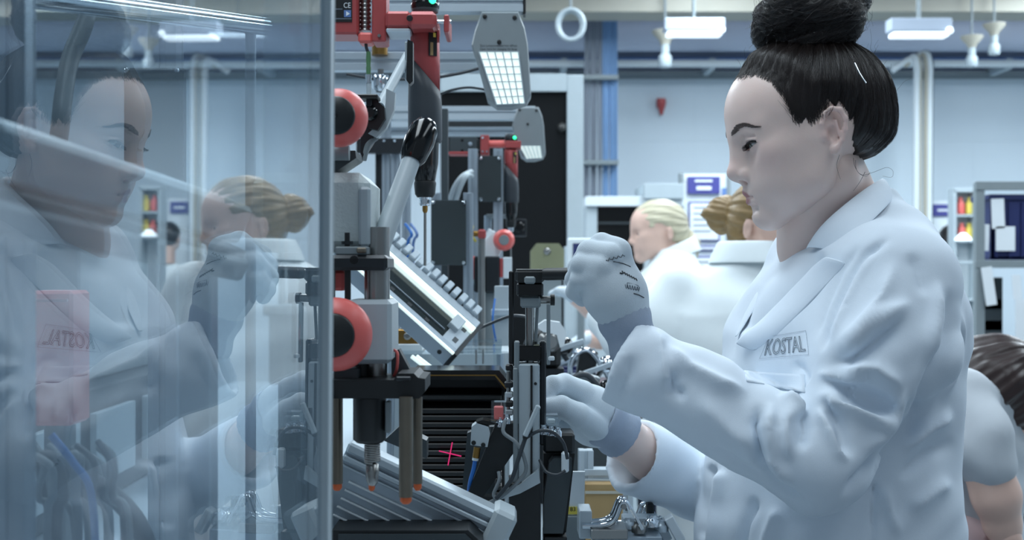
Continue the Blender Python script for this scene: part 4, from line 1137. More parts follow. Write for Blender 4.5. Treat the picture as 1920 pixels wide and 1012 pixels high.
def worker_body(parent, yc, keys, arms, coat, h=.009, legs=True, pants='trouser', collar=None, lo=None, hi=None):
    xs = [k[1] for k in keys]; x0 = min(k[1]-k[3] for k in keys)-.12; x1 = max(k[1]+k[3] for k in keys)+.12
    lo = lo or (x0-.35, yc-.42, .55); hi = hi or (x1+.2, yc+.42, max(k[0] for k in keys)+.06)
    s1 = SDF(lo, hi, h); s1.loft([(z, cx, yc if cy is None else cy, rx, ry) for z, cx, cy, rx, ry in keys], .03, pw=2.2)
    for pts, rs in arms: s1.chain(pts, rs, .03)
    V, Fq = s1.mesh(2)
    n_ = normals(V, Fq); V = V+n_*(.004*np.sin(V[:, 0]*34+V[:, 2]*25+2*np.sin(V[:, 1]*16))*np.sin(V[:, 2]*29-V[:, 0]*13+1))[:, None]
    o = npmesh('coat', V, Fq, coat, parent)
    if legs:
        cx = keys[0][1]; s2 = SDF((cx-.22, yc-.3, .02), (cx+.22, yc+.3, keys[0][0]+.25), .014)
        for t in (-.09, .09): s2.chain([(cx, yc+t, keys[0][0]+.1), (cx, yc+t, .5), (cx+.01, yc+t, .1)], [.105, .075, .06], .02)
        V, Fq = s2.mesh(2); npmesh('trousers', V, Fq, pants, parent)
        for t in (-.09, .09):
            s3 = SDF((cx-.2, yc+t-.08, -.01), (cx+.14, yc+t+.08, .15), .012); s3.ell((cx-.04, yc+t, .05), (.13, .048, .048), .01); s3.cap((cx+.02, yc+t, .05), (cx+.02, yc+t, .11), .05, .05, .02)
            V, Fq = s3.mesh(1); V[:, 2] = np.maximum(V[:, 2], .002); npmesh('shoe', V, Fq, 'shoe', parent)
    return o
def mini_hand(parent, name, w_, tip, m, up=Vector((0, 0, 1)), sc=1., thumb=1):
    """relaxed five-fingered hand from wrist towards tip"""
    w_ = Vector(w_); tip = Vector(tip); d = (tip-w_); ln = d.length; d.normalize(); sd_ = up.cross(d).normalized(); u = d.cross(sd_)
    lo = [min(w_[i], tip[i])-.07 for i in range(3)]; hi = [max(w_[i], tip[i])+.07 for i in range(3)]
    g = SDF(lo, hi, .0032)
    k0 = w_+d*ln*.45
    for t in (-1, 1): g.chain([w_+sd_*(.012*t*sc), k0+sd_*(.026*t*sc)], [.019*sc, .014*sc], .02)
    g.chain([w_, k0], [.02*sc, .016*sc], .02)
    for i, (t, f) in enumerate(((-1.05, .86), (-.36, 1.), (.36, .96), (1.05, .8))):
        b = k0+sd_*(.027*t*sc); e1_ = b+d*(ln*.3*f)+u*-.004; e2_ = b+d*(ln*.52*f)-u*(.020*sc)
        g.chain([b, e1_, e2_], [.0105*sc, .0095*sc, .008*sc], .004)
    b = w_+d*ln*.12-sd_*(.018*sc*thumb); g.chain([b, b+d*ln*.25-sd_*(.02*sc*thumb), b+d*ln*.46-sd_*(.018*sc*thumb)-u*.008], [.014*sc, .011*sc, .009*sc], .006)
    V, Fq = g.mesh(1)
    return npmesh(name, V, Fq, m, parent)

# worker with the golden bun, seen from behind
D = 2.9
t = thing('person', 'worker with golden brown hair bun seen from behind in white coat', 'person', (P(1420, 500, D).x, D, 0))
ear = P(1432, 432, D)
simple_head(t, (P(1440, 432, D).x, D+.06, ear.z), 180-33, -6, 'golden', 'skin2', 'bun')
x = P(1400, 500, D).x
keys = [(.75, x, None, .20, .22), (1.0, x, None, .19, .21), (1.2, x, None, .205, .19), (1.30, x-.005, None, .20, .16), (1.345, x, None, .165, .13), (1.385, x+.0, None, .125, .10), (1.42, x+.02, None, .085, .085), (1.455, x+.025, None, .075, .078)]
fa = [P(1252, 545, D-.02), P(1225, 640, D-.06), P(1175, 640, D+.05), P(1110, 562, D+.22)]
o = worker_body(t, D+.05, keys, [([P(1270, 545, D+.02), P(1228, 600, D), P(1222, 700, D-.05)], [.055, .062, .055]), ([P(1222, 700, D-.05), P(1170, 640, D+.1), P(1135, 600, D+.18)], [.055, .048, .044]), ([P(1545, 545, D+.05), P(1590, 650, D+.05), P(1560, 760, D-.02)], [.06, .06, .05])], 'coat2', .008)
strip('collar', [[Vector((x+.025+rr*math.cos(a), D+.05+rr*1.02*math.sin(a), zz)) for a in np.linspace(-3.6, .45, 13)] for rr, zz in ((.070, 1.44), (.078, 1.475), (.090, 1.45), (.106, 1.415))], 'coat2', t, .003)
s1 = SDF((P(1050, 500, D).x-.05, D, 1.2), (P(1180, 500, D).x+.06, D+.4, 1.42), .005)
s1.chain([P(1150, 612, D+.16), P(1110, 572, D+.22), P(1084, 556, D+.25)], [.034, .032, .026], .01)
V, Fq = s1.mesh(2); npmesh('forearm', V, Fq, 'skin2', t)
mini_hand(t, 'glove', P(1090, 558, D+.25), P(1040, 535, D+.28), 'glove')

# blonde worker in profile
D = 4.4
t = thing('person', 'blonde worker in profile facing left with low ponytail and white coat', 'person', (P(1250, 500, D).x, D, 0))
simple_head(t, P(1249, 440, D)+Vector((.0, .06, .0)), 4, -4, 'blonde', 'skin2', 'tail')
x = P(1258, 500, D).x
keys = [(.75, x-.02, None, .19, .24), (1.0, x-.02, None, .165, .21), (1.2, x, None, .155, .22), (1.33, x, None, .135, .22), (1.40, x+.01, None, .10, .19), (1.44, x+.02, None, .075, .12), (1.475, x+.022, None, .068, .08)]
worker_body(t, D+.06, keys, [([P(1262, 545, D-.14), P(1262, 640, D-.18), P(1150, 640, D-.16)], [.06, .055, .045]), ([P(1262, 545, D+.20), P(1262, 640, D+.2), P(1150, 645, D+.14)], [.06, .055, .045])], 'coat2', .009)
strip('collar', [[Vector((x+.018+rr*math.cos(a), D+.06+rr*math.sin(a), zz-.03*math.cos(a)*-1)) for a in np.linspace(-2.7, 2.7, 13)] for rr, zz in ((.062, 1.465), (.070, 1.50), (.086, 1.465), (.098, 1.44))], 'coat2', t, .003)
for dd, sg in ((D-.16, 1), (D+.14, -1)):
    s1 = SDF((P(1060, 500, D).x-.05, dd-.08, 1.05), (P(1165, 500, D).x+.06, dd+.08, 1.26), .006)
    s1.chain([P(1160, 640, dd), P(1118, 636, dd), P(1100, 634, dd)], [.036, .032, .026], .01)
    V, Fq = s1.mesh(1); npmesh('forearm', V, Fq, 'skin2', t)
    mini_hand(t, 'glove', P(1104, 634, dd), P(1064, 640, dd), 'glove', thumb=sg)

# dark haired person far away, from behind
D = 8.0
t = thing('person', 'small far person with short black hair in white top walking away', 'person', (P(1785, 500, D).x, D, 0))
simple_head(t, P(1788, 456, D)+Vector((0, .05, 0)), -100, 0, 'hair', 'skin2', 'short', .008, .95)
x = P(1796, 500, D).x
worker_body(t, D+.05, [(.85, x, None, .15, .12), (1.1, x, None, .15, .12), (1.3, x, None, .165, .11), (1.38, x, None, .13, .09), (1.43, x, None, .07, .07)], [([(x-.17, D+.05, 1.35), (x-.21, D+.05, 1.1), (x-.2, D-.02, .9)], [.05, .045, .035]), ([(x+.17, D+.05, 1.35), (x+.21, D+.05, 1.1), (x+.2, D-.02, .9)], [.05, .045, .035])], 'coat2', .014)

M['shirt'] = mat('grey_white_shirt', (188, 194, 200), .8, 0, .03, 60)
# bending worker at the right edge
D = 2.35
t = thing('person', 'bending worker with hanging dark brown hair and short white sleeves at right edge', 'person', (P(1800, 900, D).x, D, 0))
simple_head(t, P(1866, 752, D)+Vector((0, .07, 0)), 180-14, -52, 'brunette', 'skin2', 'hang', .0045, 1.)
x = P(1770, 800, D).x
s1 = SDF((x-.30, D-.28, .72), (x+.22, D+.42, 1.32), .008)
s1.chain([P(1745, 1000, D+.10), P(1760, 860, D+.08), P(1808, 760, D+.08)], [.165, .15, .115], .04)
s1.chain([P(1800, 770, D-.06), P(1836, 835, D-.12), P(1852, 875, D-.13)], [.075, .058, .047], .03)
s1.chain([P(1800, 770, D+.22), P(1830, 850, D+.28), P(1838, 880, D+.29)], [.075, .056, .05], .03)
V, Fq = s1.mesh(2); V = V+normals(V, Fq)*(.005*np.sin(V[:, 0]*45+V[:, 2]*36+2*np.sin(V[:, 1]*22))*np.sin(V[:, 2]*39-V[:, 0]*23+1))[:, None]
npmesh('shirt', V, Fq, 'shirt', t)
for k, (a, b, c_, w2, tp) in enumerate(((P(1845, 860, D-.13), P(1868, 930, D-.13), P(1880, 985, D-.12), P(1884, 1000, D-.12), P(1902, 1050, D-.10)), (P(1834, 870, D+.29), P(1812, 950, D+.20), P(1838, 1004, D+.12), P(1846, 1012, D+.1), P(1885, 1050, D+.06)))):
    s1 = SDF([min(a[i], b[i], c_[i], w2[i])-.06 for i in range(3)], [max(a[i], b[i], c_[i], w2[i])+.06 for i in range(3)], .005)
    s1.chain([a, b, c_, w2], [.042, .041, .031, .026], .012); V, Fq = s1.mesh(2); npmesh('arm', V, Fq, 'skin2', t)
    mini_hand(t, 'hand', w2, tp, 'skin2', up=Vector((.3, -.2, 1)), thumb=1 if k else -1)
cx = P(1745, 1000, D).x; s2 = SDF((cx-.25, D-.2, .02), (cx+.25, D+.4, 1.0), .014)
for k in (0, .2): s2.chain([(cx, D+.0+k, .88), (cx, D+k, .5), (cx+.01, D+k, .1)], [.12, .08, .062], .03)
V, Fq = s2.mesh(2); npmesh('trousers', V, Fq, 'pink', t)
for k in (0, .2):
    s3 = SDF((cx-.12, D+k-.08, -.01), (cx+.24, D+k+.08, .15), .012); s3.ell((cx+.06, D+k, .05), (.13, .048, .048), .01); s3.cap((cx, D+k, .05), (cx, D+k, .11), .05, .05, .02)
    V, Fq = s3.mesh(1); V[:, 2] = np.maximum(V[:, 2], .002); npmesh('shoe', V, Fq, 'shoe', t)
tt_ = thing('packing_table', 'low table under the hands of the bending worker', 'table', (P(1930, 1050, D).x, D, 0))
zt = P(0, 1052, D-.1).z-.022
MB().box((1.19, D-.04, zt-.015), (.44, .52, .03), 'lgrey').build('table_top', tt_)
for a in (-1, 1):
    for b in (-1, 1): MB().box((1.19+a*.19, D-.04+b*.22, (zt-.03)/2), (.04, .04, zt-.03), 'grey').build('leg', tt_)
# ------------------------------------------------------------------ the assembly line
ZB = 1.0
t = thing('workbench', 'long grey workbench carrying all the stations of the line', 'bench', (-.4, 2.9, 0))
MB().box((-.40, 2.65, ZB-.02), (1.2, 3.9, .04), 'alu_w', bev=.003).build('bench_top', t)
m = MB(); profile(m, (.19, .72, ZB-.065), (.19, 4.58, ZB-.065), .04, .05, up=Vector((1, 0, 0))); m.build('edge_profile', t)
for x in (-.95, .15):
    for y in (.8, 2.0, 3.3, 4.5): MB().box((x, y, (ZB-.04)/2), (.06, .06, ZB-.04), 'alu').build('leg', t)

# ---- guard: clear pane in an aluminium post, left foreground
def gx(y): return -.179+.054*y
g = thing('machine_guard', 'clear guard pane with aluminium post mirroring the woman', 'guard', (gx(.7), .7, ZB))
TILT = R(.35)
y0, y1, zt, zb = .20, .885, 1.85, ZB
def gp(y, z, o=0.): 
    xo = (z-1.4)*math.tan(TILT); return Vector((gx(y)+o+xo, y, z))
m = MB(); th = .004
vs = [gp(y, z, o) for o in (0, -th) for y in (y0, y1) for z in (zb, zt)]
m.add(vs, [(0, 2, 3, 1), (4, 5, 7, 6), (0, 1, 5, 4), (2, 6, 7, 3), (1, 3, 7, 5), (0, 4, 6, 2)], 'guard'); pn = m.build('pane', g)
a, b = gp(.895, ZB), gp(.895, zt); m = MB(); profile(m, a+Vector((-.0065, .006, 0)), b+Vector((-.0065, .006, 0)), .0205, .020, 'lgrey', slots=2); m.build('post', g)
MB().box(gp(.899, 1.385, -.031), (.006, .010, .10), 'clear', bev=0).build('edge_strip', g)
m = MB(); m.add([gp(y, z, o) for o in (-.010, -.014) for y in (.775, .885) for z in (1.42, zt)], [(0, 2, 3, 1), (4, 5, 7, 6), (0, 1, 5, 4), (2, 6, 7, 3), (1, 3, 7, 5), (0, 4, 6, 2)], 'frost'); m.build('inner_strip', g)
m = MB().box((gp(.895, 1.345).x-.030, .90, 1.345), (.018, .012, .05), 'lgrey').box((gp(.895, 1.37).x-.028, .90, 1.372), (.030, .016, .008), 'lgrey'); m.build('bracket', g)

# ---- press in front: two red handwheels, casting head, tool plate with sprung pins
D = 1.2
t = thing('bench_press', 'small grey bench press with two red handwheels and black tool plate', 'press', P(590, 1300, 1.24)); t.location.z = ZB
MB().pbox(470, 322, 692, 472, 1.19, .11, 'cast', bev=.010).build('casting_head', t)
MB().pbox(672, 350, 694, 462, 1.186, .012, 'lgrey', bev=.004).build('cover_strip', t)
a, b = P(520, 470, 1.235), P(606, 470, 1.235); m = MB().box(((a.x+b.x)/2, 1.265, (a.z+ZB)/2), (b.x-a.x, .06, a.z-ZB), 'lgrey', bev=.004); a = m.build('frame_column', t)
MB().prism([(600, 282), (666, 282), (668, 296), (632, 320), (600, 322)], 1.21, .05, 'dark').build('head_bracket', t)
MB().cyl(P(600, 287, 1.20), P(655, 287, 1.20), .007, 'grey').build('bracket_pin', t)
def handwheel(cx, cy, D, r, hr):
    c = P(cx, cy, D); w_ = MB().lathe(c+Vector((0, .012, 0)), (0, -1, 0), [(0, r*.80), (.003, r*.97), (.008, r), (.014, r*.97), (.019, r*.88), (.024, r*.72), (.0255, r*.60)], 'redp', n=48).build('handwheel', t)
    h = MB().lathe(c-Vector((0, .0125, 0)), (0, -1, 0), [(0, hr), (.003, hr), (.0045, hr*.93), (.0055, hr*.2)], 'black', n=40).build('hub', w_)
    MB().lathe(c-Vector((0, .0175, 0)), (0, -1, 0), [(0, .0022), (.0012, .0020)], 'black_gloss', n=12).build('hub_screw', w_)
    MB().cyl(c+Vector((0, .012, 0)), c+Vector((0, .06, 0)), r*.35, 'steel').build('wheel_shaft', t)
handwheel(634, 220, 1.16, .0268, .0172); handwheel(628, 627, 1.13, .0328, .0192)
MB().pbox(648, 562, 734, 682, 1.165, .075, 'lgrey', bev=.004).pbox(640, 575, 652, 660, 1.175, .05, 'white', bev=.002).build('guide_block', t)
MB().cyl(P(707, 426, 1.2), P(707, 564, 1.2), L(24, 1.2), 'steel', n=32).build('column', t)
MB().cyl(P(707, 680, 1.2), P(707, 714, 1.2), L(19, 1.2), 'steel', n=28).build('column', t)
MB().cyl(P(678, 682, 1.2), P(678, 712, 1.2), L(16, 1.2), 'black', n=24).build('bush', t)
m = MB().pbox(596, 478, 726, 507, 1.165, .07, 'anod', bev=.003); cp = m.build('clamp_plate', t)
MB().lathe(P(664, 487, 1.166), (0, -1, 0), [(0, .004), (.001, .004)], 'black_gloss', n=14).build('clamp_screw', cp)
MB().pbox(628, 462, 690, 478, 1.17, .05, 'grey').build('stop_block', t)
MB().cyl(P(651, 436, 1.18), P(651, 464, 1.18), L(5, 1.18), 'black').cyl(P(651, 452, 1.18), P(651, 458, 1.18), L(11, 1.18), 'anod').build('stop_screw', t)
MB().pbox(668, 464, 686, 474, 1.165, .02, 'bronze').build('stop_tab', t)
MB().pbox(606, 506, 646, 545, 1.19, .04, 'redp', bev=.003).build('red_insert', t)
MB().cyl(P(623, 506, 1.18), P(623, 562, 1.18), L(6, 1.18), 'steel').build('guide_rod', t)
MB().cyl(P(652, 506, 1.18), P(652, 562, 1.18), L(6, 1.18), 'black').build('guide_rod', t)
pl_ = MB().prism([(590, 712), (738, 712), (746, 700), (776, 700), (784, 708), (797, 710), (797, 734), (786, 747), (590, 747)], 1.15, .075, 'black').build('tool_plate', t)
MB().pbox(742, 706, 770, 714, 1.142, .01, 'anod').build('flange', pl_)
MB().pbox(625, 690, 672, 712, 1.17, .03, 'dark').build('sensor_block', t)
m = MB().prism([(734, 660), (748, 655), (772, 700), (734, 706)], 1.2, .02, 'dark'); m.build('cable_bracket', t)
MB().tube([P(736, 655, 1.19), P(745, 662, 1.185), P(744, 690, 1.185), P(738, 706, 1.19)], .0014, 'redp').build('sensor_lead', t)
for x, y1_, D_, r_, m_ in ((632, 906, 1.19, 11, 'bronze'), (612, 928, 1.14, 12, 'bronze'), (761, 931, 1.14, 13, 'bronze'), (783, 906, 1.19, 9, 'bronze')):
    pn_ = MB().cyl(P(x, 744, D_), P(x, y1_, D_), L(r_, D_), m_, n=20).build('pin', t)
    MB().lathe(P(x, y1_-2, D_), (0, 0, -1), [(0, L(r_*.85, D_)), (L(10, D_), L(r_*.85, D_)), (L(15, D_), L(r_*.5, D_))], 'orange', n=16).build('pin_tip', pn_)
MB().cyl(P(618, 744, 1.16), P(618, 800, 1.16), L(5, 1.16), 'steel').build('spring_rod', t)
sp_ = MB().lathe(P(693, 745, 1.17), (0, 0, -1), [(0, L(31, 1.17)), (L(78, 1.17), L(31, 1.17)), (L(84, 1.17), L(24, 1.17)), (L(86, 1.17), L(14, 1.17))], 'black', n=32).build('spindle', t)
MB().pbox(722, 752, 732, 812, 1.16, .01, 'grey').build('side_clip', sp_)
m = MB(); n_ = 90
m.tube([P(698+13*math.cos(k*.62), 829+k*.42, 1.17)+Vector((0, L(13, 1.17)*math.sin(k*.62), 0)) for k in range(n_)], .0013, 'steel', n=6, sub=1); m.build('spring', sp_)
MB().lathe(P(698, 826, 1.17), (0, 0, -1), [(0, L(7, 1.17)), (L(42, 1.17), L(7, 1.17)), (L(43, 1.17), L(12, 1.17)), (L(56, 1.17), L(12, 1.17)), (L(57, 1.17), L(13, 1.17)), (L(76, 1.17), L(11, 1.17)), (L(84, 1.17), L(6, 1.17))], 'steel', n=18).build('contact', sp_)
MB().lathe(P(697, 906, 1.17), (0, 0, -1), [(0, L(6, 1.17)), (L(10, 1.17), L(6, 1.17)), (L(14, 1.17), L(3, 1.17))], 'orange', n=14).build('contact_tip', sp_)
# long hand lever with black grip
lv = MB().cyl(P(712, 462, 1.25), P(773, 296, 1.30), L(20, 1.25), 'lgrey', r1=L(17, 1.3), n=24).build('hand_lever', t)
a, b = P(771, 302, 1.298), P(803, 224, 1.32); d_ = (b-a); ln = d_.length
MB().lathe(a, d_, [(0, L(20, 1.3)), (ln*.1, L(25, 1.3)), (ln*.45, L(29, 1.3)), (ln*.75, L(27, 1.3)), (ln*.92, L(19, 1.3)), (ln, L(7, 1.3))], 'black_gloss', n=28).build('grip', lv)
# toggle lever above
tg = MB().cyl(P(764, 104, 1.42), P(712, 200, 1.33), L(9, 1.4), 'lgrey', n=18).build('toggle_lever', t)
MB().prism([(764, 74), (774, 78), (774, 152), (768, 158), (762, 150)], 1.40, .016, 'black').pbox(759, 78, 764, 150, 1.402, .012, 'lgrey').build('toggle_grip', tg)
MB().prism([(724, 166), (741, 174), (739, 205), (724, 240), (706, 258), (690, 250), (706, 236), (722, 210)], 1.31, .012, 'lgrey').build('clevis', tg)
MB().prism([(690, 192), (706, 188), (720, 200), (722, 222), (708, 244), (692, 240), (684, 225), (684, 204)], 1.30, .02, 'black').build('pivot_plate', tg)
MB().lathe(P(694, 212, 1.30), (0, -1, 0), [(0, .008), (.006, .008), (.008, .005)], 'black_gloss').build('pivot_bolt', tg)
MB().pbox(666, 176, 708, 184, 1.28, .03, 'black').cyl(P(692, 184, 1.295), P(692, 200, 1.295), .003, 'anod').build('tee_handle', tg)
MB().prism([(676, 232), (706, 232), (700, 262), (676, 300)], 1.315, .02, 'anod').build('lever_mount', t)
MB().tube([P(682, 300, 1.32), P(690, 272, 1.315), P(706, 258, 1.32)], .003, 'gcable').build('air_line', t)

# ---- gantry of the first station with lamp, torque arm and screwdriver
D = 2.2
t = thing('gantry', 'near aluminium gantry with two crossbeams over the press', 'gantry', P(585, 1100, D)); t.location.z = ZB
def zpost(mb, x0, x1, D, ztop, w=None, m='alu', sl=1):
    c = P((x0+x1)/2, 506, D); profile(mb, (c.x, D, ZB), (c.x, D, ztop), w or L(x1-x0, D), .03, m, slots=sl); return mb
zpost(MB(), 570, 600, 2.25, 1.86).build('post', t)
m = MB(); profile(m, P(570, 8, D), P(981, 8, D), L(34, D), .03, 'alu_w', slots=1); m.build('crossbeam', t)
MB().pbox(981, -10, 986, 26, D-.016, .034, 'black', bev=.001).build('end_cap', t)
m = MB(); profile(m, P(560, 117, 2.3), P(905, 117, 2.3), L(34, 2.3), .03, 'alu_w', slots=1); m.build('crossbeam', t)
MB().tube([P(650, 139, 2.27), P(700, 147, 2.265), P(790, 148, 2.265), P(860, 138, 2.265), P(905, 126, 2.27)], .0028, 'rubber').build('cable', t)
MB().tube([P(826, 176, 2.27), P(850, 168, 2.26), P(880, 164, 2.26), P(916, 169, 2.27)], .0022, 'rubber').build('cable', t)
o = MB().cyl(P(712, 104, 2.27), P(712, 80, 2.27), L(15, 2.27), 'brass').cyl(P(712, 84, 2.27), P(712, 60, 2.27), L(12, 2.27), 'orange').build('amber_beacon'); tag(o, 'small amber beacon standing on the second crossbeam behind the red arm', 'beacon')
o = MB().lathe(P(714, 141, 2.27), (0, 0, -1), [(0, L(14, 2.27)), (L(6, 2.27), L(17, 2.27)), (L(24, 2.27), L(17, 2.27)), (L(31, 2.27), L(10, 2.27))], 'chrome').cyl(P(714, 130, 2.27), P(714, 145, 2.27), L(6, 2.27), 'steel').build('pressure_gauge'); tag(o, 'round steel regulator bowl hanging under the second crossbeam', 'regulator')

def bench_lamp(name_label, ox, oy, s, D, txt=True, qd=((898, 97), (972, 97), (984, 194), (931, 196))):
    """box lamp: grey housing, tilted louvred window; px measured for the first one"""
    q_ = lambda x, y: (ox+(x-935)*s, oy+(y-110)*s)
    t = thing('bench_lamp', name_label, 'lamp', P(*q_(935, 25), D), 'louvred bench lamps')
    outl = [(903, 22), (972, 22), (984, 52), (990, 84), (996, 178), (988, 192), (960, 200), (932, 200), (914, 187), (896, 120), (884, 84), (890, 58)]
    n = len(outl); d0_ = .05
    A = [P(*q_(x, y), D+.004) for x, y in outl]; c = sum(A, Vector())/n
    f_ = [c+(p-c)*.955+Vector((0, -.008, 0)) for p in A]; b_ = [p+Vector((0, d0_, 0)) for p in A]
    m = MB(); m.add(f_+A+b_, [tuple(range(n))]+[(k, (k+1) % n, n+(k+1) % n, n+k) for k in range(n)]+[(n+k, n+(k+1) % n, 2*n+(k+1) % n, 2*n+k) for k in range(n)]+[tuple(range(2*n, 3*n))[::-1]], 'grey')
    h = m.build('housing', t)
    B = lambda u, v: ((qd[0][0]*(1-u)+qd[1][0]*u)*(1-v)+(qd[3][0]*(1-u)+qd[2][0]*u)*v, (qd[0][1]*(1-u)+qd[1][1]*u)*(1-v)+(qd[3][1]*(1-u)+qd[2][1]*u)*v)
    Z = lambda u, v, o: P(*q_(*B(u, v)), D-.0045-o)
    m = MB(); m.add([Z(0, 0, 0), Z(1, 0, 0), Z(1, 1, 0), Z(0, 1, 0), Z(0, 0, -.004), Z(1, 0, -.004), Z(1, 1, -.004), Z(0, 1, -.004)], [(0, 1, 2, 3), (0, 4, 5, 1), (1, 5, 6, 2), (2, 6, 7, 3), (3, 7, 4, 0), (7, 6, 5, 4)], 'tube'); m.build('diffuser', t)
    for k in range(6):
        u = k/5; m = MB(); m.bar(Z(u, 0, .002), Z(u, 1, .002), L(2.2*s, D), .005, 'alu_w', bev=0); m.build('louvre', t)
    for k in range(8):
        v = k/7; m = MB(); m.bar(Z(0, v, .001), Z(1, v, .001), L(1.3*s, D), .003, 'alu_w', bev=0); m.build('louvre', t)
    for x, y in ((909, 31), (965, 33), (936, 79)):
        MB().lathe(P(*q_(x, y), D-.004), (0, -1, 0), [(0, L(4.2*s, D)), (.002, L(4.2*s, D)), (.003, L(2.4*s, D))], 'black', n=12).build('screw', t)
    if txt:
        m = MB(); wd = L(70, D)
        flat_text(m, 'Zum Lampenwechsel hier öffnen.', P(935, 86, D-.0045), (1, 0, 0), (0, 0, 1), wd, 'ink', h=L(5.2, D))
        flat_text(m, 'Open here for changing the lamp.', P(935, 92.5, D-.0045), (1, 0, 0), (0, 0, 1), wd, 'ink', h=L(5.2, D)); m.build('print', h)
    return t
bench_lamp('grey louvred bench lamp hanging nearest, lit, with two lines of print', 935, 110, 1, 2.165)

# red torque arm and its screwdriver
D = 1.78
t = thing('torque_arm', 'near red torque reaction arm with black rating label', 'tool arm', P(640, 64, D))
MB().pbox(540, -60, 672, 64, D, .06, 'red', bev=.003).build('arm_housing', t)
MB().box(P(588, 200, D+.05), (.05, .05, 2*(P(0, 200, D).z-ZB)), 'alu').build('arm_post', t)
lb = MB().pbox(612, -4, 660, 41, D-.0015, .002, 'black', bev=0).build('rating_label', t)
m = MB(); flat_text(m, 'CE', P(651, 10, D-.0018), (1, 0, 0), (0, 0, 1), L(13, D), 'paper', h=L(10, D))
for x0, x1, y in ((618, 642, 17), (626, 659, 35)): m.pbox(x0, y-1, x1, y+1, D-.0019, .0006, 'inkg', bev=0)
m.build('label_print', lb)
m = MB().pbox(645, 19, 658, 32, D-.0022, .001, 'bluetrim', bev=0); m.prism([(649, 21), (656, 25.5), (649, 30)], D-.0028, .0006, 'paper'); m.build('safety_mark', lb)
m = MB(); pr = []
for k in range(9): pr += [(k*L(8, D), L(8, D)), (k*L(8, D)+L(3, D), L(11, D)), (k*L(8, D)+L(5, D), L(11, D))]
m.lathe(P(685, -10, D+.02), (0, 0, -1), pr, 'steel', n=18); m.build('bellows', t)
MB().pbox(671, 60, 699, 80, D, .035, 'redp', bev=.004).build('end_nub', t)
MB().pbox(697, -30, 724, 78, D-.005, .05, 'red', bev=.002).build('arm_bracket', t)
MB().lathe(P(711, 67, D-.006), (0, -1, 0), [(0, L(3.5, D)), (.002, L(3, D))], 'steel', n=12).build('bracket_bolt', t)
m = MB().pbox(722, 20, 770, 52, D-.02, .07, 'red', bev=.004).pbox(764, 20, 818, 52, D-.035, .10, 'red', bev=.006); cl = m.build('tool_clamp', t)
MB().lathe(P(768, 34, D-.036), (0, -1, 0), [(0, L(6, D)), (.001, L(5, D))], 'black', n=14).build('clamp_screw', cl)
MB().pbox(832, 27, 842, 60, D-.03, .08, 'red', bev=.003).build('clamp_jaw', t)
MB().cyl(P(814, 41, D-.01), P(846, 41, D-.01), L(4, D), 'chrome').build('clamp_bolt', t)
MB().pbox(724, 53, 770, 60, D-.02, .06, 'alu_w').build('clamp_shim', t)
# power screwdriver
def driver(label, cx, D, s, y0, grp):
    Y = lambda y: y0+(y-55)*s
    c = P(cx, Y(55), D); t = thing('power_screwdriver', label, 'screwdriver', c, grp)
    A = lambda y: P(cx, Y(y), D); r = lambda v: L(v*s, D)
    MB().lathe(A(-12), (0, 0, -1), [(0, r(20)), (r(6), r(25)), (r(20), r(25)), (r(21), r(22)), (r(30), r(26)), (r(36), r(24))], 'dark', n=28).build('motor_cap', t)
    MB().lathe(A(6), (0, 0, -1), [(0, r(26)), (r(3), r(26.8)), (r(9), r(26.8)), (r(12), r(26))], 'black_gloss', n=28).build('status_ring', t)
    MB().ball(A(5)+Vector((r(15), -r(22), 0)), r(7), 'led', n=14).build('status_light', t)
    n = 36
    def slant(rows, m, name):      # rows of (y at x=-r side, y at x=+r side, radius)
        vs = []
        for ya, yb, rr in rows:
            for k in range(n):
                a = 2*math.pi*k/n; f = (math.cos(a)+1)/2; vs.append(Vector((c.x+r(rr)*math.cos(a), D+r(rr)*math.sin(a), P(0, Y(ya*(1-f)+yb*f), D).z)))
        mb = MB(); mb.add(vs, [(j*n+k, j*n+(k+1) % n, (j+1)*n+(k+1) % n, (j+1)*n+k) for j in range(len(rows)-1) for k in range(n)]+[tuple(range(n))[::-1], tuple(range((len(rows)-1)*n, len(rows)*n))], m, True)
        return mb.build(name, t)
    slant([(50, 50, 24), (58, 58, 27), (92, 120, 28), (106, 172, 28)], 'red', 'shell')
    slant([(106, 172, 28.3), (150, 190, 31), (190, 210, 32), (262, 262, 32), (268, 268, 29)], 'toolgrey', 'body')
    MB().lathe(A(266), (0, 0, -1), [(0, r(28)), (r(4), r(26)), (r(40), r(25)), (r(75), r(19)), (r(78), r(15))], 'black_gloss', n=28).build('nose', t)
    MB().lathe(A(340), (0, 0, -1), [(0, r(20)), (r(4), r(21)), (r(24), r(19)), (r(30), r(15))], 'black', n=28).build('collar', t)
    MB().lathe(A(368), (0, 0, -1), [(0, r(11)), (r(4), r(12)), (r(6), r(10)), (r(8), r(12)), (r(12), r(10)), (r(14), r(12)), (r(18), r(9))], 'chrome', n=20).build('chuck', t)
    MB().lathe(A(385), (0, 0, -1), [(0, r(5)), (r(10), r(5)), (r(14), r(3))], 'brass', n=14).build('bit_holder', t)
    MB().cyl(A(396), A(498), r(2.8), 'steel', n=10).build('bit', t)
    st = MB().box(A(86)+Vector((r(16), -r(24.6), 0)), (r(17), r(1.2), r(46)), 'black', rot=(0, 0, 32), bev=0).build('rating_sticker', t)
    MB().box(A(96)+Vector((r(14), -r(26), 0)), (r(6), r(1.2), r(24)), 'card', rot=(0, 0, 32), bev=0).box(A(70)+Vector((r(19), -r(23.6), 0)), (r(5), r(1.2), r(8)), 'yellow', rot=(0, 0, 32), bev=0).build('sticker_print', st)
    return t
driver('near red and black power screwdriver with long bit, clamped in the red arm', 797, 1.80, 1, 55, 'power screwdrivers')
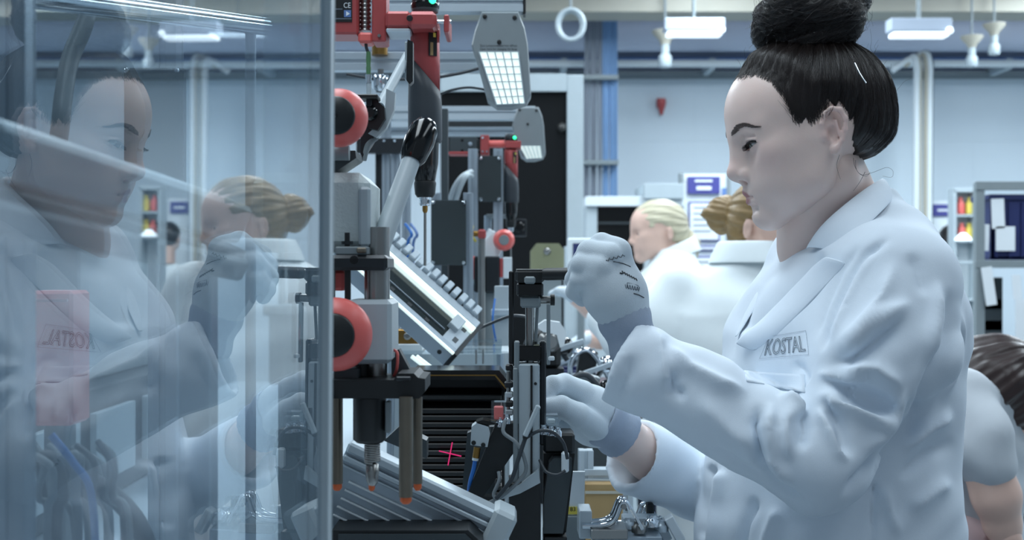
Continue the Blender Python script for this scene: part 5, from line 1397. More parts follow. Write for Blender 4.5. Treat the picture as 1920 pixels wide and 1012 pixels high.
t = thing('sensor_cable', 'green sleeved sensor cable hanging below the red arm', 'cable', P(688, 80, 1.79))
MB().tube([P(686, 78, 1.79), P(687, 90, 1.79), P(691, 100, 1.79)], .0022, 'rubber').build('lead', t)
MB().lathe(P(691, 97, 1.79), (0, 0, -1), [(0, .003), (.01, .0036), (.02, .003), (.022, .0036), (.033, .003)], 'green').build('sleeve', t)
MB().lathe(P(691, 140, 1.79), (0, 0, -1), [(0, .0045), (.004, .0045), (.008, .0035), (.012, .004)], 'chrome').build('plug', t)
MB().cyl(P(691, 152, 1.79), P(692, 182, 1.79), .0034, 'lgrey').build('sensor_head', t)

M['bedglass'] = mat('dark_bed_glass', (44, 50, 50), .12, 0, .08, 20)
# ---- tilted light frame above the bellows
D = 1.92
O = P(852, 662, D-.02); la = Vector((-.747, 0, .665)); wv = Vector((.0286, .08, .032)); wv -= la*wv.dot(la); wv.normalize(); tv = la.cross(wv)
if tv.z < 0: tv = -tv
RM = Matrix((la, wv, tv)).transposed()
WS = 1.42
LN = .36; WD = .088; TH = .03
t = thing('light_frame', 'tilted aluminium light frame with dark glass over the bellows', 'machine light', O)
q3 = lambda l, w_, h: O+la*l+wv*w_+tv*h
def rb(mb, l0, l1, w0, w1, h0, h1, m, bev=.001): return mb.box(q3((l0+l1)/2, (w0+w1)/2, (h0+h1)/2), (l1-l0, w1-w0, h1-h0), m, rot=RM, bev=bev)
rb(MB(), 0, LN, (0)*WS, (.010)*WS, -TH, 0, 'alu').build('side_rail', t)
rb(MB(), 0, LN, (-.0015)*WS, (.0015)*WS, -.004, .0006, 'tube').build('light_strip', t)
rb(MB(), 0, LN, (.066)*WS, (.080)*WS, -TH, .002, 'alu_w').build('side_rail', t)
rb(MB(), 0, LN, (.055)*WS, (.0662)*WS, -.006, .0016, 'tube').build('light_strip', t)
rb(MB(), .03, LN, (.010)*WS, (.055)*WS, -.014, -.006, 'bedglass').build('glass_bed', t)
rb(MB(), .035, LN, (.026)*WS, (.0272)*WS, -.006, -.003, 'alu').build('divider', t)
for k in range(6): rb(MB(), .06+k*.035, .068+k*.035, (.014)*WS, (.020)*WS, -.006, -.003, 'anod').build('peg', t)
rb(MB(), 0, .030, (.010)*WS, (.066)*WS, -TH, -.004, 'alu_w').build('end_block', t)
for k in range(2): rb(MB(), .008, .016, (.020+k*.028)*WS, (.030+k*.028)*WS, -.006, -.0035, 'dark').build('slot', t)
rb(MB(), .018, .036, (.036)*WS, (.060)*WS, -.006, .004, 'lgrey').build('clip', t)
ec_ = rb(MB(), -.006, 0, (-.002)*WS, (.082)*WS, -TH-.001, .001, 'anod').build('end_plate', t)
MB().lathe(q3(.018, -.0005, -.016), -wv, [(0, .0035), (.001, .003)], 'black').build('end_screw', t)
rb(MB(), 0, LN+.03, (.080)*WS, (.092)*WS, -TH, -.008, 'grey').build('cable_duct', t)
proto = None
for k in range(19):
    if proto is None: proto = rb(MB(), .012, .0225, (.081)*WS, (.099)*WS, -.008, .008, 'alu_w', bev=.0015).build('terminal', t); rb_p = proto
    else:
        c = rb_p.copy(); COL.objects.link(c); c.parent = t; c.location = Vector(rb_p.location)+la*(k*.0145)
a = q3(LN-.06, .05, -.03); MB().cyl(a, (a.x, a.y, ZB), .012, 'alu').build('stand_rod', t)
MB().tube([q3(-.002, .12, -.02), q3(-.01, .14, -.01), P(960, 592, 2.0), P(1000, 596, 2.05)], .0024, 'rubber').build('cable', t)

# ---- feeder base with brass block and clear tray
D = 2.14
t = thing('feeder', 'pale feeder base with brass block and clear acrylic tray', 'machine', P(850, 700, D)); t.location.z = ZB
m = MB(); a, b = P(726, 660, D+.03), P(955, 660, D+.03); m.box(((a.x+b.x)/2, D+.13, (a.z+ZB)/2), (b.x-a.x, .16, a.z-ZB), 'lgrey', bev=.003); m.build('base', t)
MB().pbox(728, 645, 792, 658, D-.03, .08, 'white').build('step', t)
bb = MB().pbox(742, 618, 794, 646, D-.02, .05, 'brass').build('brass_block', t)
MB().lathe(P(764, 630, D-.021), (0, -1, 0), [(0, L(7, D)), (.003, L(7, D)), (.0035, L(3, D))], 'steel', n=16).build('cap_screw', bb)
MB().pbox(752, 606, 772, 618, D-.01, .03, 'dark').build('sensor', t)
MB().pbox(740, 656, 940, 664, D-.09, .16, 'clear', bev=0).build('tray_sheet', t)
MB().pbox(925, 640, 941, 692, D-.09, .012, 'clear', bev=0).pbox(800, 636, 941, 642, D+.05, .02, 'clear', bev=0).build('tray_side', t)
for x in (893, 906): MB().cyl(P(x, 655, D-.06), P(x, 682, D-.06), .0016, 'steel').build('pin', t)
for k in range(2): MB().cyl(P(772+k*9, 668, D-.05), P(806+k*9, 694, D-.06), .0034, 'tube').build('light_guide', t)
for x in (735, 938): MB().cyl(P(x, 662, D-.05), Vector((P(x, 0, D).x, D-.05, ZB)), .006, 'alu').build('stand_rod', t)

M['slat'] = mat('bellows_black', (12, 13, 14), .42, 0, .1, 40)
# ---- dark bellows slide with laser cross
D = 1.74
t = thing('bellows_slide', 'black ribbed bellows slide with a magenta laser cross', 'machine slide', P(870, 910, D)); t.location.z = ZB
m = MB(); a, b = P(782, 700, D), P(946, 700, D); m.box(((a.x+b.x)/2, D+.075, (a.z+ZB)/2-.004), (b.x-a.x, .10, a.z-ZB-.008), 'black'); m.build('core', t)
MB().prism([(774, 694), (936, 694), (958, 722), (958, 750), (930, 712), (774, 712)], D-.03, .09, 'black_gloss').build('top_frame', t)
MB().pbox(796, 702.5, 930, 704.5, D-.033, .004, 'brass', bev=0).build('trim_line', t)
MB().prism([(930, 703), (950, 727), (948, 729), (928, 705)], D-.033, .004, 'brass').build('trim_line', t)
MB().pbox(770, 700, 788, 1000, D-.01, .05, 'anod').build('side_wall', t)
pr_ = None
for k in range(15):
    if k == 1: continue
    y = 738+k*13
    if pr_ is None: pr_ = MB().box(P(864, y, D+.006), (L(154, D), .030, L(10.5, D)), 'slat', rot=(14, 0, 0), bev=.0012).build('slat', t)
    else: c = pr_.copy(); COL.objects.link(c); c.parent = t; c.location = Vector(pr_.location)+Vector((0, 0, -L(13*k, D)))
MB().bar(P(848, 829, D-.012), P(840, 872, D-.012), L(1.9, D), .0012, 'laser', bev=0).build('laser_line', t)
MB().bar(P(823, 845, D-.013), P(865, 855, D-.013), L(1.9, D), .0012, 'laser', bev=0).build('laser_line', t)

# ---- slanted extruded fixture, bottom centre
D = 1.3
t = thing('extruded_slide', 'light grey slanted aluminium slide unit below the press pins', 'linear slide', P(800, 1012, D)); t.location.z = ZB
ang = math.atan2(138, 292); la = Vector((math.cos(ang), 0, -math.sin(ang))); dn = Vector((-math.sin(ang), 0, -math.cos(ang)))
O = P(655, 829, D); px = L(1, D); RM2 = Matrix((la, Vector((0, 1, 0)), dn)).transposed()
def sb(mb, l0, l1, h0, h1, y0, y1, m, bev=.001): return mb.box(O+la*((l0+l1)/2*px)+dn*((h0+h1)/2*px)+Vector((0, (y0+y1)/2, 0)), ((l1-l0)*px, y1-y0, (h1-h0)*px), m, rot=RM2, bev=bev)
sb(MB(), 0, 316, 8, 172, .004, .05, 'alu').build('body', t)
sb(MB(), 0, 318, -2, 18, -.004, .034, 'alu_w', bev=.003).build('top_rail', t)
sb(MB(), 2, 316, 24, 34, -.0035, .02, 'alu_w', bev=.002).build('top_rib', t)
sb(MB(), 2, 316, 42, 46, -.001, .02, 'alu_w', bev=.0005).build('top_rib', t)
for k in range(5): sb(MB(), 30, 316, 66+k*17, 69+k*17, -.0015, .01, 'white', bev=.0004).build('front_rib', t)
ec2 = sb(MB(), 300, 346, -10, 90, -.012, .05, 'lgrey', bev=.004).build('end_cap', t)
MB().lathe(O+la*346*px+dn*62*px+Vector((0, .02, 0)), la, [(0, .009), (.006, .009), (.010, .006)], 'steel').build('adjuster', ec2)
m = MB(); m.prism([(622, 994), (878, 994), (904, 1018), (904, 1060), (622, 1060)], D-.05, .06, 'black'); fr_ = m.build('front_frame', t)
MB().prism([(634, 1001), (872, 1001), (890, 1018), (890, 1026), (634, 1026)], D-.053, .004, 'dark').build('frame_inlay', fr_)
for x in (650, 880):
    a = P(x, 1050, D-.02); MB().box((a.x, a.y, (a.z+ZB)/2), (.03, .03, a.z-ZB-.001), 'black').build('foot', t)
MB().prism([(720, 826), (748, 800), (800, 826), (800, 860)], D+.075, .03, 'dark').build('rear_plate', t)

# ---- clamp tower the woman works on
D = 1.47
t = thing('clamp_tower', 'slim grey and black clamp tower gripped by the woman', 'fixture', P(985, 1012, D)); t.location.z = ZB
MB().pbox(954, 508, 963, 682, D-.012, .014, 'black').build('side_bar', t)
hb = MB().pbox(966, 505, 1021, 530, D-.025, .05, 'black', bev=.003).pbox(969, 530, 1019, 556, D-.022, .045, 'black_gloss', bev=.002).build('head_block', t)
MB().pbox(983, 518, 1004, 532, D-.03, .012, 'grey', bev=.003).build('head_insert', hb)
MB().pbox(968, 504, 1020, 507, D-.024, .045, 'steel').build('top_plate', hb)
MB().lathe(P(1018, 514, D-.03), P(1112, 512, D-.04)-P(1018, 514, D-.03), [(0, .0062), (.004, .0070), (.045, .0070), (.062, .0062)], 'black', n=20).build('hand_grip', t)
MB().pbox(976, 556, 1014, 577, D-.018, .035, 'grey', bev=.002).build('shaft_bracket', t)
MB().cyl(P(1012, 562, D-.01), P(1038, 562, D-.01), .0045, 'steel').cyl(P(1032, 562, D-.01), P(1040, 562, D-.01), .0065, 'black').build('cross_pin', t)
MB().cyl(P(993, 576, D), P(993, 690, D), L(8, D), 'steel').build('shaft', t)
MB().cyl(P(1008, 576, D), P(1004, 640, D), L(3, D), 'grey').build('tie_rod', t)
MB().pbox(1025, 570, 1032, 684, D-.02, .008, 'grey').build('swing_bar', t)
MB().pbox(1028, 668, 1040, 676, D-.022, .008, 'white').build('swing_clip', t)
MB().pbox(971, 648, 1015, 676, D-.014, .03, 'black_gloss').build('carriage', t)
MB().pbox(964, 640, 974, 700, D-.02, .02, 'grey').build('carriage_side', t)
sl_ = MB().pbox(970, 682, 1012, 912, D-.02, .04, 'lgrey', bev=.002).build('slide_column', t)
MB().pbox(994.5, 685, 998.5, 905, D-.0225, .004, 'black', bev=0).build('slot', sl_)
MB().lathe(P(1004, 719, D-.0205), (0, -1, 0), [(0, .0018), (.0006, .0016)], 'black', n=10).build('hole', sl_)
MB().pbox(962, 690, 971, 912, D-.024, .04, 'grey').build('column_side', t)
MB().pbox(1012, 640, 1024, 835, D-.005, .03, 'anod', bev=.004).build('cable_chain', t)
for k, y in enumerate((684, 716, 735, 752, 768)): MB().pbox(948-2*(k % 2), y, 962, y+11, D-.01, .016, ['black', 'anod', 'lgrey', 'black', 'lgrey'][k]).build('valve', t)
MB().cyl(P(953, 696, D-.004), P(953, 790, D-.004), .0022, 'steel').build('valve_rod', t)
a = P(954, 905, D-.03); b = P(1014, 905, D-.03); MB().box(((a.x+b.x)/2, D, (a.z+ZB)/2), (b.x-a.x, .06, a.z-ZB), 'black').build('base', t)
MB().prism([(1010, 880), (1013, 905), (975, 925), (940, 936), (948, 922), (978, 906)], D-.032, .01, 'lgrey').build('cable_arm', t)
MB().prism([(866, 925), (876, 812), (905, 800), (928, 800), (928, 925)], D+.03, .02, 'dark').build('rear_bracket', t)
MB().prism([(930, 794), (972, 794), (972, 836), (900, 940), (876, 927)], D-.02, .03, 'black').build('angled_plate', t)
cyl_ = MB().prism([(884, 800), (894, 793), (916, 800), (919, 812), (914, 838), (882, 834)], D-.03, .028, 'lgrey').build('air_cylinder', t)
for x, y in ((888, 830), (906, 834)): MB().lathe(P(x, y, D-.031), (0, -1, 0), [(0, L(4.4, D)), (.0012, L(4, D))], 'black', n=12).build('port', cyl_)
MB().prism([(892, 791), (918, 797), (932, 793), (905, 787)], D-.03, .03, 'black_gloss').build('cylinder_cap', cyl_)
MB().cyl(P(895, 838, D-.018), P(892, 858, D-.018), L(6.5, D), 'brass').cyl(P(892, 856, D-.018), P(891, 863, D-.018), L(6, D), 'white').build('fitting', cyl_)
MB().tube([P(891, 862, D-.018), P(888, 880, D-.018), P(882, 902, D-.016), P(879, 924, D-.01)], L(4, D), 'blue').build('air_hose', t)
for x0, y0_, x1, y1_, nm in ((921, 754, 949, 791, 'a'), (1021, 778, 1046, 799, 'b')):
    c = MB().pbox(x0, y0_, x1, y1_, D-.035, .022, 'clear', bev=0).build('clear_cube', t)
    MB().pbox(x0+5, y0_+8, x1-5, y1_-4, D-.028, .01, 'redp' if nm == 'a' else 'lgrey').build('sensor_core', c)
for x, y in ((938, 792), (950, 786), (1020, 806), (1034, 808), (1046, 810)): MB().lathe(P(x, y+8, D-.025), (0, 0, 1), [(0, .0045), (.006, .0045), (.007, .003), (.010, .003), (.011, .004)], 'chrome', n=14).build('stud', t)
MB().tube([P(948, 788, D-.035), P(944, 810, D-.04), P(966, 828, D-.045), P(980, 850, D-.045), P(986, 882, D-.04), P(968, 906, D-.04), P(940, 930, D-.035), P(905, 948, D-.03)], .0022, 'gcable').build('cable', t)
MB().tube([P(998, 770, D-.04), P(994, 800, D-.045), P(984, 824, D-.047), P(972, 860, D-.047), P(958, 900, D-.043), P(930, 934, D-.04)], .0024, 'rubber').build('cable', t)
MB().tube([P(984, 822, D-.045), P(1010, 808, D-.05), P(1036, 810, D-.05), P(1056, 830, D-.05), P(1064, 860, D-.048)], .0020, 'rubber').build('cable', t)
MB().tube([P(1012, 862, D-.035), P(1024, 884, D-.045), P(1044, 890, D-.05), P(1060, 882, D-.049)], .0018, 'rubber').build('cable', t)
MB().tube([P(935, 884, D-.03), P(936, 900, D-.034), P(926, 925, D-.034), P(930, 934, D-.036)], .0022, 'gcable').build('cable', t)
MB().bar(P(984, 818, D-.05), P(1010, 760, D-.05), .006, .006, 'lgrey', bev=.002).build('cable_plug', t)
MB().pbox(980, 816, 990, 824, D-.052, .012, 'black').build('cable_tie', t)
t = thing('black_carrier', 'black angled carrier block right of the clamp tower base', 'fixture', P(1045, 1000, D)); t.location.z = ZB
MB().pbox(1019, 812, 1078, 850, D-.01, .05, 'black', bev=.003).build('upper_block', t)
MB().prism([(1030, 868), (1038, 859), (1072, 859), (1072, 880), (1056, 1000), (1019, 1000), (1020, 930)], D-.02, .03, 'dark').build('angled_plate', t)
MB().prism([(1019, 850), (1078, 850), (1060, 1010), (1019, 1010)], D+.012, .03, 'black').build('rear_plate', t)
a = P(1019, 1000, D); b = P(1062, 1000, D); MB().box(((a.x+b.x)/2, D+.012, (a.z+ZB)/2), (b.x-a.x, .06, a.z-ZB), 'black').build('foot', t)
MB().pbox(1053, 848, 1067, 886, D-.032, .012, 'white', bev=.003).build('cable_clip', t)

# ---- right hand side of the bench: label plate, box, chrome clamps
D = 1.62
t = thing('label_plate', 'white standing plate with yellow label beside the black carrier', 'plate', P(1076, 966, D)); t.location.z = ZB
m = MB(); m.prism([(1062, 884), (1097, 884), (1095, 968), (1050, 968)], D, .006, 'white'); m.build('plate', t)
yl = MB().pbox(1052, 950, 1092, 964, D-.002, .002, 'yellow', bev=0).build('yellow_label', t)
m = MB(); flat_text(m, '83', P(1074, 954, D-.0022), (1, 0, 0), (0, 0, 1), L(10, D), 'ink', h=L(8, D)); m.build('label_print', yl)
a = P(1075, 966, D); MB().box((a.x, D+.02, (a.z+ZB)/2), (.03, .05, a.z-ZB), 'grey').build('foot', t)
D = 1.9
t = thing('profile_frame', 'low aluminium profile frame behind the chrome clamps', 'frame', P(1125, 906, D)); t.location.z = ZB
m = MB(); profile(m, P(1094, 892, D), P(1180, 892, D), L(30, D), .03, 'alu_w', slots=1); m.build('rail', t)
for x in (1098, 1172):
    a = P(x, 880, D); m = MB(); profile(m, (a.x, D, ZB), (a.x, D, a.z+.03), .022, .025, 'alu_w'); m.build('upright', t)
D = 1.86
t = thing('carton', 'tan cardboard carton below the aluminium profile frame', 'box', P(1132, 958, D)); t.location.z = ZB
a = P(1097, 907, D); b = P(1168, 1000, D); MB().box(((a.x+b.x)/2, D+.05, (a.z+ZB)/2), (b.x-a.x, .1, a.z-ZB), 'card').build('body', t)
MB().box(((a.x+b.x)/2, D-.0015, a.z-.012), (b.x-a.x, .002, .004), 'beige', bev=0).build('flap_edge', t)
def toggle(px, py, D, label, s=1., rz=0, base=True):
    b = P(px, py, D)
    if not base: b.z = P(0, 992, 1.6).z+.0145*s
    t = thing('toggle_clamp', label, 'clamp', (b.x, D, ZB), 'chrome toggle clamps'); z0 = ZB
    Mz = Matrix.Rotation(R(rz), 3, 'Z')
    def q_(x, y, z): return Vector((b.x, D, 0))+Mz@Vector((x*s, y*s, 0))+Vector((0, 0, b.z+z*s))
    if base: MB().box(((b.x), D, (b.z-.014*s+ZB)/2), (.034*s, .04*s, b.z-.014*s-ZB), 'lgrey').build('base_block', t)
    MB().box(q_(0, 0, -.008), (.044*s, .05*s, .012*s), 'steel', rot=(0, 0, rz)).build('foot_plate', t)
    for yy in (-.012, .012):
        MB().tube([q_(-.032, yy, 0), q_(-.008, yy, .001), q_(.006, yy, .008), q_(.014, yy, .026), q_(.020, yy, .028), q_(.024, yy, .020)], .0042*s, 'chrome').build('hoop', t)
    MB().bar(q_(.022, 0, .03), q_(.042, 0, -.006), .014*s, .004*s, 'chrome', up=Mz@Vector((1, 0, .6))).build('lever_arm', t)
    MB().cyl(q_(.018, -.018, .024), q_(.018, .018, .024), .003*s, 'steel').build('pivot', t)
    return t
toggle(1140, 985, 1.56, 'large chrome toggle clamp nearest at the bottom of the bench', 1., base=False)
toggle(1190, 982, 1.69, 'chrome toggle clamp just right of and behind the nearest one', .85, 8)
D = 1.6
t = thing('product_fixture', 'machined metal fixture plate with nuts at the bench front edge', 'fixture', P(1200, 1000, D)); t.location.z = ZB
a = P(1112, 992, D); b = P(1234, 992, D)
MB().box(((a.x+b.x)/2, D+.0, (a.z+ZB)/2), (b.x-a.x, .09, a.z-ZB), 'alu').build('plate', t)
MB().pbox(1086, 958, 1110, 1010, D-.05, .05, 'alu_w').build('side_block', t)
for k, (x, y) in enumerate(((1130, 990), (1150, 984), (1176, 982), (1198, 990), (1222, 978), (1240, 988))):
    MB().lathe(P(x, y+8, D-.03+.015*(k % 3)), (0, 0, 1), [(0, .009), (.008, .009), (.009, .006), (.014, .006)], ['steel', 'chrome', 'alu_w'][k % 3], n=6 if k % 2 else 16).build('nut', t)
MB().box(P(1200, 975, D+.01), (.045, .03, .012), 'alu_w').build('raised_block', t)
MB().pbox(1213, 944, 1227, 966, D+.03, .02, 'black', bev=.003).build('rubber_cap', t)
MB().bar(P(1252, 968, D), P(1276, 1012, D), .02, .012, 'white', up=Vector((0, 0, 1))).build('edge_strip', t)
MB().bar(P(1232, 970, D+.02), P(1252, 1012, D+.02), .012, .012, 'alu_w', up=Vector((0, 0, 1))).build('edge_strip', t)

# ---- clutter further along the bench
def station_unit(px, py, D, h, label, kind):
    b = P(px, py, D); t = thing('bench_fixture', label, 'fixture', (b.x, D, ZB), 'fixtures further along the bench')
    MB().box((b.x, D, (b.z-h+ZB)/2), (.07, .08, max(.02, b.z-h-ZB)), 'dark' if kind % 2 else 'lgrey').build('pedestal', t)
    MB().box((b.x, D, b.z-h+.006), (.11, .10, .012), 'alu').build('plate', t)
    MB().box((b.x-.015, D, b.z-h/2+.01), (.035, .045, h*.8), 'black' if kind % 3 else 'grey', rot=(0, 8*kind-8, 0)).build('body', t)
    MB().ball((b.x+.025, D-.02, b.z-h*.25), .017, 'chrome' if kind % 2 == 0 else 'black_gloss', n=16).build('ball_knob', t)
    MB().cyl((b.x+.025, D-.02, b.z-h*.25), (b.x-.01, D, b.z-h*.7), .005, 'steel').build('knob_stem', t)
    MB().tube([(b.x-.04, D-.03, b.z-h*.8), (b.x-.045, D-.035, b.z-h*.2), (b.x-.01, D-.03, b.z), (b.x+.03, D-.02, b.z-h*.5)], .005, 'rubber' if kind % 2 else 'chrome').build('hose', t)
    MB().bar((b.x-.05, D-.03, b.z-h*.5), (b.x+.06, D-.035, b.z-h*.15), .010, .008, 'alu_w').build('link_arm', t)
    return t
station_unit(1032, 622, 2.35, .10, 'black fixture with white link arm just right of the tower shaft', 1)
station_unit(1112, 655, 2.5, .11, 'fixture with chrome ball knob under the raised glove', 2)
station_unit(1110, 700, 2.15, .10, 'fixture with black ball knob between the two gloves', 3)
station_unit(1152, 715, 2.95, .09, 'fixture with chrome knob behind the raised sleeve cuff', 4)
station_unit(1168, 770, 2.66, .08, 'low fixture behind the lower glove cuff', 5)
station_unit(1068, 640, 3.1, .12, 'grey fixture furthest along the bench beside worker hands', 6)
for k, (px, py, D, w_, h_, m_, lb) in enumerate(((1070, 690, 2.9, .10, .07, 'navy', 'navy parts bin on the bench under the raised glove'), (1130, 690, 3.3, .09, .06, 'pink', 'pink parts bin on the bench behind the navy one'), (1175, 800, 2.4, .10, .06, 'dark', 'dark parts bin on the bench behind the right forearm'))):
    b = P(px, py, D); t = thing('parts_bin', lb, 'bin', (b.x, D, ZB), 'parts bins on the bench'); zc = ZB
    hh = max(.05, b.z-ZB)
    m = MB().box((b.x, D-.06, zc+hh/2), (w_, .006, hh), m_).box((b.x, D+.06, zc+hh/2), (w_, .006, hh), m_).box((b.x-w_/2, D, zc+hh/2), (.006, .126, hh), m_).box((b.x+w_/2, D, zc+hh/2), (.006, .126, hh), m_).box((b.x, D, zc+.004), (w_, .12, .006), m_)
    m.build('shell', t); MB().box((b.x, D-.064, zc+hh-.012), (w_*.6, .003, .012), 'paper', bev=0).build('card', t)
t = thing('grey_panel', 'tall pale machine panel behind the clamp tower', 'machine panel', P(940, 690, 2.45)); t.location.z = ZB
a, b = P(927, 536, 2.45), P(954, 536, 2.45); MB().box(((a.x+b.x)/2, 2.47, (a.z+ZB)/2), (b.x-a.x, .05, a.z-ZB), 'lgrey').build('panel', t)
MB().box(((a.x+b.x)/2, 2.455, a.z-.05), (b.x-a.x+.012, .05, .012), 'alu_w').build('rail', t)
MB().tube([P(928, 560, 2.42), P(924, 600, 2.40), P(930, 640, 2.42)], .002, 'blue').build('hose', t)
t = thing('white_cover', 'white curved plastic cover on a black body right of the tower', 'fixture', P(1030, 690, 2.2)); t.location.z = ZB
a = P(1030, 690, 2.2); MB().box((a.x, 2.22, (a.z+ZB)/2), (.05, .06, a.z-ZB), 'anod').build('pedestal', t)
MB().pbox(1008, 618, 1052, 692, 2.19, .05, 'black', bev=.008).build('body', t)
MB().lathe(P(1030, 640, 2.18), (0, -1, 0), [(0, .020), (.006, .020), (.012, .012)], 'steel').build('round_cap', t)
MB().prism([(1004, 612), (1022, 600), (1050, 604), (1062, 622), (1058, 648), (1050, 652), (1044, 628), (1018, 622)], 2.17, .03, 'white', smooth=False).build('cover', t)

# ---- second station
D = 3.1
t = thing('gantry', 'far aluminium gantry of the second station before the black cabinet', 'gantry', P(735, 700, D)); t.location.z = ZB
for x0, x1, m_, yt in ((705, 717, 'anod', 290), (717, 732, 'alu', 288), (735, 750, 'alu', 288), (754, 770, 'alu', 300)):
    c = P((x0+x1)/2, yt, D); m = MB(); profile(m, (c.x, D, ZB), (c.x, D, c.z), L(x1-x0, D), .03, m_); m.build('post', t)
m = MB().pbox(668, 259, 772, 287, D-.04, .03, 'anod'); bm_ = m.build('dark_beam', t)
for k in range(5): MB().lathe(P(680+k*20, 264, D-.041), (0, -1, 0), [(0, .003), (.003, .003)], 'chrome', n=10).build('bolt', bm_)
m = MB(); profile(m, P(716, 213, D), P(1003, 213, D), L(25, D), .035, 'alu_w', slots=1); m.build('crossbeam', t)
m = MB(); profile(m, P(730, 247, D+.05), P(1000, 247, D+.05), L(16, D), .03, 'alu_w'); m.build('crossbeam', t)
c = P(724, 506, D+.03); m = MB(); profile(m, (c.x, D+.03, ZB), (c.x, D+.03, P(0, 215, D).z), .025, .025); m.build('post', t)
c = P(834, 506, 2.75); MB().box((c.x, 2.75, (P(0, 205, 2.75).z+ZB)/2), (L(13, 2.75), .03, P(0, 205, 2.75).z-ZB), 'dark').build('dark_post', t)
MB().pbox(826, 226, 1000, 238, D+.08, .01, 'black').build('cable_channel', t)
bench_lamp('far louvred bench lamp of the second station, half hidden behind the first', 989, 250, .56, 3.02, False, ((908, 152), (978, 152), (984, 192), (931, 195)))
D = 2.95
t = thing('torque_arm', 'far red torque arm with dark box at the second station', 'tool arm', P(870, 287, D))
bx = MB().pbox(843, 257, 895, 285, D, .05, 'dark').build('arm_box', t)
MB().lathe(P(882, 270, D-.001), (0, -1, 0), [(0, L(4.5, D)), (.003, L(4, D))], 'chrome', n=12).build('bolt', bx)
for y in (261, 280): MB().pbox(864, y, 869, y+4, D-.002, .004, 'black_gloss').build('recess', bx)
MB().pbox(841, 284, 896, 289, D-.004, .055, 'red').build('arm_base', t)
MB().pbox(901, 253, 917, 290, D-.005, .04, 'red').build('arm_bracket', t)
for x, y in ((905, 258), (913, 284), (905, 284)): MB().lathe(P(x, y, D-.006), (0, -1, 0), [(0, L(2, D)), (.002, L(2, D))], 'chrome', n=8).build('bolt', t)
MB().pbox(894, 262, 903, 280, D+.005, .03, 'black').build('coupling', t)
MB().cyl(P(917, 270, D+.01), P(953, 270, D+.01), L(7, D), 'redp').build('arm_rod', t)
MB().pbox(947, 264, 977, 277, D-.02, .06, 'red').build('tool_clamp', t)
c = P(838, 275, D+.03); MB().pbox(828, 262, 846, 284, D+.01, .03, 'anod').build('mount', t)
driver('far red and grey power screwdriver hanging at the second station', 958, 2.95, .46, 282, 'power screwdrivers')
for k, (x0, y0_, x1, y1_, D, lb) in enumerate(((808, 375, 874, 497, 2.6, 'dark smoked cover plate with four bolts behind the screwdriver bit'), (897, 292, 940, 378, 2.9, 'smaller dark cover plate with four bolts left of the far screwdriver'))):
    t = thing('cover_plate', lb, 'plate', P((x0+x1)/2, 700, D), 'bolted cover plates'); t.location.z = ZB
    p_ = MB().pbox(x0, y0_, x1, y1_, D, .012, 'plate', bev=.001).build('plate', t)
    for x in (x0+5, x1-5):
        for y in (y0_+5, y1_-5): MB().lathe(P(x, y, D-.0005), (0, -1, 0), [(0, L(3.6, D)), (.003, L(3.4, D)), (.005, L(2.4, D))], 'chrome', n=12).build('bolt', t)
    for xx in ((x0+10, x1+4) if k == 0 else (x0-10, x1-6)):
        c = P(xx, y0_-4, D+.03); m = MB(); profile(m, (c.x, D+.03, ZB), (c.x, D+.03, c.z+.01), L(18, D), .03, 'alu'); m.build('post', t)
    MB().pbox(x0+8, y0_+20, x1-8, y1_-20, D+.012, .03, 'grey').build('box_body', t)
t = thing('hose_pair', 'two pale curved air hoses left of the smaller cover plate', 'hose', P(858, 380, 2.85))
for k in range(2): MB().tube([P(842+k*10, 384, 2.85), P(852+k*10, 352, 2.83), P(868+k*6, 330, 2.83), P(884, 322+k*8, 2.87)], .006, 'lgrey').build('hose', t)
t = thing('needle_valve', 'small red knob block with brass fitting left of the far handwheel', 'valve', P(903, 440, 2.68))
MB().pbox(896, 430, 911, 447, 2.68, .03, 'red', bev=.003).build('knob', t); MB().cyl(P(884, 438, 2.695), P(897, 438, 2.695), .006, 'brass').build('fitting', t)
MB().tube([P(886, 424, 2.69), P(884, 440, 2.68), P(892, 452, 2.69)], .003, 'yellow').build('lead', t)
c = P(903, 445, 2.70); MB().cyl((c.x, 2.70, ZB), (c.x, 2.70, c.z), .008, 'steel').build('stand_rod', t)
t = thing('red_handle_tool', 'orange red handled hand tool hanging below the small cover plates', 'hand tool', P(885, 530, 2.75)); t.location.z = ZB
MB().lathe(P(885, 480, 2.75), (0, 0, -1), [(0, .006), (.01, .009), (.045, .010), (.055, .006)], 'redp').build('handle', t)
MB().cyl(P(885, 525, 2.75), Vector((P(885, 0, 2.75).x, 2.75, ZB)), .004, 'steel').build('shaft', t); MB().pbox(874, 524, 896, 532, 2.74, .04, 'lgrey').build('holder', t)
D = 2.8
t = thing('hand_press', 'white far hand press with pink handwheel at the second station', 'press', P(920, 540, D)); t.location.z = ZB
MB().prism([(904, 480), (908, 452), (928, 434), (938, 438), (940, 470), (934, 482)], D, .05, 'white').build('casting_head', t)
w_ = MB().lathe(P(945, 450, D-.01), (0, -1, 0), [(0, L(16, D)), (.004, L(20, D)), (.014, L(20, D)), (.022, L(14, D))], 'redp', n=32).build('handwheel', t)
MB().lathe(P(945, 450, D-.031), (0, -1, 0), [(0, L(10, D)), (.003, L(9, D))], 'grey', n=24).build('hub', w_)
MB().cyl(P(945, 450, D), P(945, 450, D+.04), .008, 'steel').build('wheel_shaft', t)
MB().bar(P(905, 470, D+.02), P(924, 432, D+.02), .02, .02, 'white').build('lever', t)
a, b = P(900, 480, D+.01), P(936, 480, D+.01); MB().box(((a.x+b.x)/2, D+.05, (a.z+ZB)/2), (b.x-a.x, .05, a.z-ZB), 'lgrey').build('column', t)
